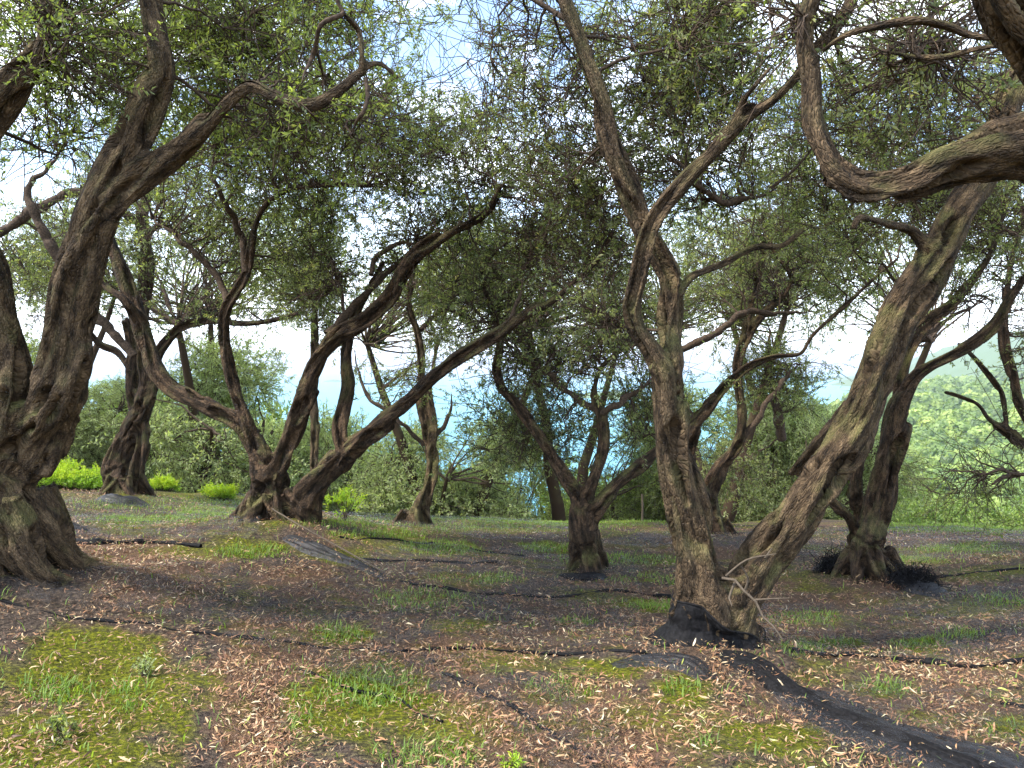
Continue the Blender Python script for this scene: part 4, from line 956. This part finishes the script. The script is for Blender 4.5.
# --- the black net wrapped round the large forked tree, and its tail
def wrapped_net():
    bx, by = base_at(716, 650, 4.9)
    e = thing('harvest_net', 'black net wrapped tightly round the base of the large forked olive tree', 'net', (bx, by, gz1(bx, by)), 'bunched black harvest nets')
    org = np.array([bx, by, gz1(bx, by)])
    n, m_ = 120, 26
    th = np.linspace(0, 2 * np.pi, n, endpoint=False); t = np.linspace(0, 1, m_)
    TH, T = np.meshgrid(th, t)
    g0 = gz1(bx, by)
    C = GCO[0]; C = C[(C[:, 2] < g0 + 0.55) & (C[:, 2] > g0 - 0.15)]
    mid = C[(C[:, 2] > g0 + 0.05) & (C[:, 2] < g0 + 0.25)]; bx, by = float(mid[:, 0].mean()), float(mid[:, 1].mean())
    ang = np.arctan2(C[:, 1] - by, C[:, 0] - bx) % (2 * np.pi); rr0 = np.hypot(C[:, 0] - bx, C[:, 1] - by)
    rad = np.zeros((m_, n))
    for i_ in range(m_):
        for k_ in range(n):
            topz = g0 + 0.13 - 0.15 * math.cos(th[k_]); zz_ = g0 - 0.05 + (topz - g0 + 0.05) * t[i_]
            da = np.abs((ang - th[k_] + np.pi) % (2 * np.pi) - np.pi)
            q_ = rr0[(da < 0.16) & (np.abs(C[:, 2] - zz_) < 0.035)]
            rad[i_, k_] = np.percentile(q_, 82) if len(q_) else 0.24
    for _ in range(3): rad = (rad * 2 + np.roll(rad, 1, 1) + np.roll(rad, -1, 1)) / 4
    rad = rad + 0.004 + (1 - T) ** 3 * (0.05 + 0.12 * np.clip(-np.cos(TH), 0, 1) ** 2) + 0.006 * np.sin(TH * 23 + T * 4) * (1 - 0.6 * T) + 0.012 * fbm2(TH * 2.5, T * 2, 1.6, 3, 3).reshape(TH.shape)
    X = bx + np.cos(TH) * rad; Y = by + np.sin(TH) * rad
    top = g0 + 0.13 - 0.15 * np.cos(TH)          # higher on the left, dipping on the right
    G = ground_z(X, Y) - 0.01
    Z = G + (top + 0.02 * np.sin(TH * 5) - G) * T
    idx = np.arange(n * m_).reshape(m_, n)
    a = idx[:-1]; b_ = np.roll(a, -1, 1); c = idx[1:]; d = np.roll(c, -1, 1)
    mesh_np('wrapping', np.stack([X.ravel(), Y.ravel(), Z.ravel()], 1) - org, np.stack([a, b_, d, c], -1).reshape(-1, 4), NET_DENSE, e, smooth=True)
    P = np.stack([X[-1], Y[-1], Z[-1]], 1); P = np.vstack([P, P[:2]])
    v, f = quad_tubes(P[None], np.full((1, len(P)), 0.007), 7); mesh_np('drawcord', v - org, f, NET_DENSE, e, smooth=True)
wrapped_net()
def bunched(label, path, mat=None, hh=0.5, seed=0):
    """crumpled net lying in a long heap: path of (px, py, width px)"""
    rs = np.random.default_rng(seed + 50)
    mat = mat or NET_DENSE
    G = np.array([gp(p[0], p[1]) for p in path]); wd = np.array([p[2] * g[1] / FPX for p, g in zip(path, G)])
    S = catmull(np.hstack([G, wd[:, None]]), lambda r: 0.035)
    n = len(S); T = unit(np.gradient(S[:, :2], axis=0)); Nn_ = np.stack([-T[:, 1], T[:, 0]], 1)
    m_ = 34; u = np.linspace(-1, 1, m_)
    U, I = np.meshgrid(u, np.arange(n))
    W = S[:, 3][I] * 0.5 * (1 + 0.25 * fbm2(I * 0.11, U * 0.4, 1.0, 3, 7 + seed).reshape(U.shape))
    X = S[:, 0][I] + Nn_[:, 0][I] * U * W; Y = S[:, 1][I] + Nn_[:, 1][I] * U * W
    prof = np.clip(1 - U ** 2, 0, 1) ** 0.6
    endt = np.clip(np.minimum(I / 4.0, (n - 1 - I) / 4.0), 0, 1) ** 0.5
    wr = fbm2(X * 2.2, Y * 2.2, 4.0, 4, 9 + seed).reshape(U.shape); wr2 = np.abs(fbm2(U * 3.5 + I * 0.02, I * 0.05, 1.3, 3, 2 + seed)).reshape(U.shape)
    Z = ground_z(X, Y) - 0.012 + endt * prof * (S[:, 3][I] * hh) * (0.55 + 0.45 * wr) + endt * prof * 0.05 * (0.5 - wr2) + 0.02 * prof
    c = S[n // 2]; org = np.array([c[0], c[1], gz1(c[0], c[1])])
    idx = np.arange(n * m_).reshape(n, m_)
    f = np.stack([idx[:-1, :-1], idx[:-1, 1:], idx[1:, 1:], idx[1:, :-1]], -1).reshape(-1, 4)
    o = mesh_np('harvest_net', np.stack([X.ravel(), Y.ravel(), Z.ravel()], 1) - org, f, mat, smooth=True)
    o.location = org
    tag(o, label, 'net', 'bunched black harvest nets')
    return o
def tangle(root, cx, cyp, w, h, n=260, r=0.0025):
    c = gp(cx, cyp); rx = w * c[1] / FPX / 2; rz = h * c[1] / FPX
    c0 = c + unit(RNG.normal(size=(n, 3))) * (RNG.uniform(0, 1, n) ** 0.5)[:, None] * np.array([rx, rx * .7, 0]); c0[:, 2] = ground_z(c0[:, 0], c0[:, 1]) + RNG.uniform(0, 1, n) * rz * (1 - 0.7 * ((c0[:, 0] - c[0]) / rx) ** 2)
    t = np.linspace(0, 1, 9)[None, :, None]; a = RNG.normal(size=(n, 1, 3)) * 0.045; b_ = RNG.normal(size=(n, 1, 3)) * 0.05; e_ = RNG.normal(size=(n, 1, 3)) * 0.03
    P = c0[:, None] + a * (t - .5) * 2 + b_ * np.sin(t * 5) + e_ * np.cos(t * 9)
    P[..., 2] = np.maximum(P[..., 2], ground_z(P[..., 0], P[..., 1]) + 0.004)
    v, f = quad_tubes(P, np.full(P.shape[:2], r), 3)
    mesh_np('frayed_strands', v - np.array(root.location), f, NET_DENSE, root)
NET_SOFT = net_mat('loose_black_net', (0.010, 0.010, 0.012), (0.7, 2.2), 14)
bunched('black net tail trailing from the large fork down to the lower right corner', [(716, 655, 30), (742, 663, 40), (764, 674, 42), (790, 692, 44), (822, 712, 50), (870, 734, 52), (930, 756, 56), (1000, 782, 60), (1060, 800, 60)], NET_DENSE, 0.16, 1)
bunched('sheer grey net edge spreading out under the long black net tail at lower right', [(790, 688, 60), (830, 712, 90), (880, 735, 110), (950, 758, 120), (1030, 790, 130)], NET_SOFT, 0.05, 9)
bunched('dark net skirt running left from the foot of the large forked olive', [(612, 668, 16), (650, 664, 26), (690, 668, 34), (712, 682, 30)], NET_SOFT, 0.10, 2)
tangle(bunched('heap of black net on the left side of the dark twisted olive tree foot', [(818, 572, 16), (832, 570, 30), (852, 570, 26)], NET_SOFT, 0.45, 3), 836, 572, 34, 14, 200)
tangle(bunched('heap of black net on the right side of the dark twisted olive tree foot', [(888, 578, 24), (905, 586, 34), (925, 592, 34), (940, 590, 20)], NET_SOFT, 0.4, 4), 914, 588, 50, 15, 240)
bunched('dark net bunched in a collar at the foot of the back left olive tree', [(100, 499, 14), (116, 502, 24), (136, 505, 22), (150, 508, 10)], NET_SOFT, 0.35, 5)
bunched('black net gathered at the foot of the short dark olive tree', [(560, 576, 10), (585, 579, 18), (606, 577, 10)], NET_DENSE, 0.3, 6)
bunched('dark net draped over the mound below the fanned olive tree', [(286, 538, 16), (310, 548, 26), (345, 562, 22), (385, 577, 10)], NET_SOFT, 0.15, 7)

# ------------------------------------------------------------------ pole, stake, dead branch
def tube_thing(name, label, cat, paths, mat, d, group=None):
    vs_, fs, o_ = [], [], 0
    first = None
    for pts, dd in paths:
        A = np.array([[*at(p[0], p[1], d + dd * i / (len(pts) - 1)), p[2] / 2 * d / FPX] for i, p in enumerate(pts)])
        S = catmull(A, lambda r: 0.04)
        if first is None: first = S[0, :3].copy()
        v, f = quad_tubes(S[None, :, :3], S[None, :, 3], 7); vs_.append(v); fs.append(f + o_); o_ += len(v)
    o = mesh_np(name, np.vstack(vs_) - first, np.vstack(fs), mat, smooth=True); o.location = first
    return tag(o, label, cat, group)
GREYWOOD = plain_mat('weathered_grey_wood', (0.085, 0.065, 0.046), 0.9, 0.3, 40)
# pole lying on the net: follows the ground
P = np.array([gp(*q) for q in [(272, 521), (300, 535), (340, 553), (386, 577)]])
P[0, 2] += 0.12; P[1:, 2] += np.array([0.09, 0.05, 0.03])
A = np.hstack([P, np.full((4, 1), 0.007)]); S = catmull(A, lambda r: 0.1)
v, f = quad_tubes(S[None, :, :3], S[None, :, 3], 8); o = mesh_np('wooden_pole', v - P[0], f, GREYWOOD, smooth=True); o.location = P[0]
tag(o, 'long grey wooden pole lying on the net in front of the fanned olive tree', 'pole')
tube_thing('dead_branch', 'bleached leafless dead branch caught in the crotch of the large forked olive', 'branch',
    [([(722, 578, 3), (735, 580, 2.8), (743, 590, 2.6), (756, 602, 2.4), (763, 617, 2.2), (773, 626, 2), (783, 640, 1.2)], -0.25),
     ([(726, 576, 2.6), (740, 564, 2.2), (752, 558, 1.9), (776, 554, 1)], -0.1), ([(745, 590, 3), (748, 578, 2), (741, 566, 1.5)], -0.05), ([(735, 582, 3), (729, 598, 2), (732, 606, 1.2)], -0.1),
     ([(752, 600, 2.4), (768, 599, 1.8), (790, 598, 1.0)], -0.1), ([(765, 558, 2), (772, 548, 1.2)], 0.0)], GREYWOOD, 4.62)
c = at(642, 530, 13.0); g = gz1(c[0], c[1]); zt = float(at(642, 494, 13.0)[2])
v, f = quad_tubes(np.array([[[0, 0, -0.2], [0.01, 0, 0.3], [0, 0, (zt - g)]]]), np.full((1, 3), 0.018), 8)
o = mesh_np('stake', v, f, GREYWOOD); o.location = (c[0], c[1], g); tag(o, 'thin upright wooden stake at the terrace edge left of the large fork', 'stake')

# ------------------------------------------------------------------ leaf litter and grass
m, Nn, Lk = new_mat('dry_olive_leaf')
o = Nn('ShaderNodeOutputMaterial'); b = Nn('ShaderNodeBsdfPrincipled'); b.inputs['Roughness'].default_value = 0.55; b.inputs['Specular IOR Level'].default_value = 0.4
a = Nn('ShaderNodeAttribute'); a.attribute_name = 'rnd'
r = ramp(Nn, [(0, (0.05, 0.03, 0.02)), (0.3, (0.16, 0.075, 0.04)), (0.58, (0.30, 0.15, 0.07)), (0.82, (0.38, 0.25, 0.12)), (0.96, (0.56, 0.46, 0.30)), (1, (0.30, 0.32, 0.06))])
Lk(a.outputs['Fac'], r.inputs[0]); Lk(r.outputs[0], b.inputs['Base Color']); Lk(b.outputs[0], o.inputs[0])
DRY = m
def litter(n):
    y = 2.1 + 9.5 * RNG.uniform(0, 1, n * 3) ** 1.35; x = RNG.uniform(-1, 1, n * 3) * (0.78 * y + 0.5)
    p = mask_of(x, y, litter_px, 9.0)
    cl = fbm2(x, y, 4.0, 3, 31) * 0.9 + 0.5
    p = np.clip(0.22 + 0.95 * p, 0, 1) * np.clip(cl, 0.08, 1) * (1 - 0.62 * np.clip(mask_of(x, y, moss_px, 3.0) * 1.3, 0, 1))
    k = RNG.uniform(size=len(p)) < p; x, y = x[k][:n], y[k][:n]; n = len(x); print('litter', n)
    z = ground_z(x, y) + (0.018 * fbm2(x, y, 4.5, 3, 8.0)) + RNG.uniform(-0.004, 0.04, n)
    a = RNG.uniform(0, 6.283, n); tilt = RNG.normal(size=n) * 0.38
    ax = np.stack([np.cos(a) * np.cos(tilt), np.sin(a) * np.cos(tilt), np.sin(tilt)], 1)
    ln = np.clip(RNG.lognormal(-3.75, 0.42, n), 0.008, 0.055); wd = ln * RNG.uniform(0.12, 0.22, n)
    side = unit(np.cross(ax, np.array([0, 0, 1.0]) + RNG.normal(size=(n, 3)) * 0.5)); up = np.cross(side, ax)
    P0 = np.stack([x, y, z], 1); cur = (RNG.normal(size=n) * 0.18)[:, None] * ln[:, None]
    ax_ = ax * ln[:, None]; sd = side * wd[:, None] * 0.5
    mid1 = P0 + ax_ * 0.33 + up * cur; mid2 = P0 + ax_ * 0.68 + up * cur + side * cur * 0.6; tip = P0 + ax_ + side * cur
    V = np.stack([P0 - sd * .3, P0 + sd * .3, mid1 + sd, mid1 - sd, mid2 + sd * .9, mid2 - sd * .9, tip + sd * .15, tip - sd * .15], 1).reshape(-1, 3)
    i = np.arange(n)[:, None] * 8
    F = np.concatenate([i + np.array([[0, 1, 2, 3]]), i + np.array([[3, 2, 4, 5]]), i + np.array([[5, 4, 6, 7]])])
    warm = fbm2(x, y, 1.0, 2, 77) * 0.35
    rn = np.tile(np.clip(RNG.beta(1.6, 1.4, n) - warm * 0.7, 0, 1), 3)
    o = mesh_np('fallen_leaves', V, F, DRY, attrs={'rnd': ('FLOAT', 'FACE', rn)})
    tag(o, 'dry curled olive leaves littering the ground', 'leaf litter', kind='stuff')
litter(230000)
GRASS = leaf_mat('grass_blade', [(0, (0.07, 0.12, 0.02)), (0.5, (0.14, 0.22, 0.03)), (1, (0.26, 0.34, 0.05))], (0.15, 0.22, 0.05), 0.35)
grass_px = [(575, 622, 28, 4, 1), (658, 606, 34, 5, 1), (920, 645, 34, 6, 1), (842, 643, 24, 4, 1), (700, 745, 20, 6, .4), (370, 690, 70, 25, .6), (340, 636, 30, 9, .8), (250, 552, 50, 8, .8), (215, 512, 40, 8, .7), (550, 548, 40, 6, .8), (960, 635, 30, 6, .7), (960, 550, 60, 6, .6), (800, 650, 30, 8, .6), (60, 690, 40, 20, .4), (430, 760, 60, 20, .4), (885, 690, 30, 10, .5), (440, 548, 50, 8, .6), (1000, 730, 30, 10, .5), (300, 700, 20, 40, .3), (130, 700, 30, 20, .4), (480, 524, 200, 8, .5), (960, 528, 120, 8, .6), (420, 600, 60, 12, .5), (800, 620, 50, 8, .5), (620, 560, 80, 6, .5), (200, 505, 150, 8, .5), (480, 580, 50, 6, .5), (1000, 600, 50, 8, .5), (660, 580, 60, 6, .5), (150, 520, 60, 6, .6), (380, 535, 60, 5, .6), (910, 560, 60, 5, .6), (680, 690, 26, 8, .4), (560, 690, 50, 12, .3)]
def grass(n):
    y = 2.1 + 12 * RNG.uniform(0, 1, n * 4) ** 1.2; x = RNG.uniform(-1, 1, n * 4) * (0.75 * y + 0.4)
    z = ground_z(x, y); X, Y, _ = to_px(np.stack([x, y, z], -1)); nn = fbm2(x, y, 3.0, 3, 12) * 0.8
    p = np.full(len(x), 0.012)
    for cx, cyp, rx, ry, s in grass_px:
        d = ((X - cx) / rx) ** 2 + ((Y - cyp) / ry) ** 2; p = np.maximum(p, s * np.clip(1.1 - d + nn, 0, 1))
    k = RNG.uniform(size=len(p)) < p; x, y, z = x[k][:n], y[k][:n], z[k][:n]; n = len(x)
    a = RNG.uniform(0, 6.283, n); h = RNG.uniform(0.02, 0.065, n); w = RNG.uniform(0.002, 0.0045, n)
    P0 = np.stack([x, y, z - 0.005], 1); ax = np.stack([np.cos(a) * 0.45, np.sin(a) * 0.45, np.ones(n)], 1) * h[:, None]
    sd = np.stack([-np.sin(a), np.cos(a), np.zeros(n)], 1) * w[:, None]
    P1 = P0 + ax * 0.6; P2 = P0 + ax + np.stack([np.cos(a), np.sin(a), -0.2 * np.ones(n)], 1) * (h * 0.35)[:, None]
    V = np.stack([P0 - sd, P0 + sd, P1 + sd * .8, P1 - sd * .8, P2 + sd * .1, P2 - sd * .1], 1).reshape(-1, 3)
    i = np.arange(n)[:, None] * 6
    F = np.concatenate([i + np.array([[0, 1, 2, 3]]), i + np.array([[3, 2, 4, 5]])])
    o = mesh_np('grass', V, F, GRASS, attrs={'rnd': ('FLOAT', 'FACE', np.tile(RNG.uniform(0, 1, n), 2))})
    tag(o, 'short bright grass growing in patches through the nets', 'grass', kind='stuff')
grass(90000)

# ------------------------------------------------------------------ haze
HZ = 0.00018
m, Nn, Lk = new_mat('haze_air')
o = Nn('ShaderNodeOutputMaterial'); pv = Nn('ShaderNodeVolumePrincipled'); pv.inputs['Color'].default_value = (0.80, 0.89, 1.0, 1); pv.inputs['Density'].default_value = HZ; pv.inputs['Anisotropy'].default_value = 0.2
Lk(pv.outputs[0], o.inputs['Volume'])
zt = 210.0; zb = SEA_Z - 45
bx = [(-31000, -500, zb), (31000, -500, zb), (31000, 31000, zb), (-31000, 31000, zb), (-31000, -500, zt), (31000, -500, zt), (31000, 31000, zt), (-31000, 31000, zt)]
me = bpy.data.meshes.new('haze'); me.from_pydata(bx, [], [(0, 3, 2, 1), (4, 5, 6, 7), (0, 1, 5, 4), (1, 2, 6, 5), (2, 3, 7, 6), (3, 0, 4, 7)]); me.materials.append(m); me.update()
o = bpy.data.objects.new('haze', me); col.objects.link(o); tag(o, kind='stuff')
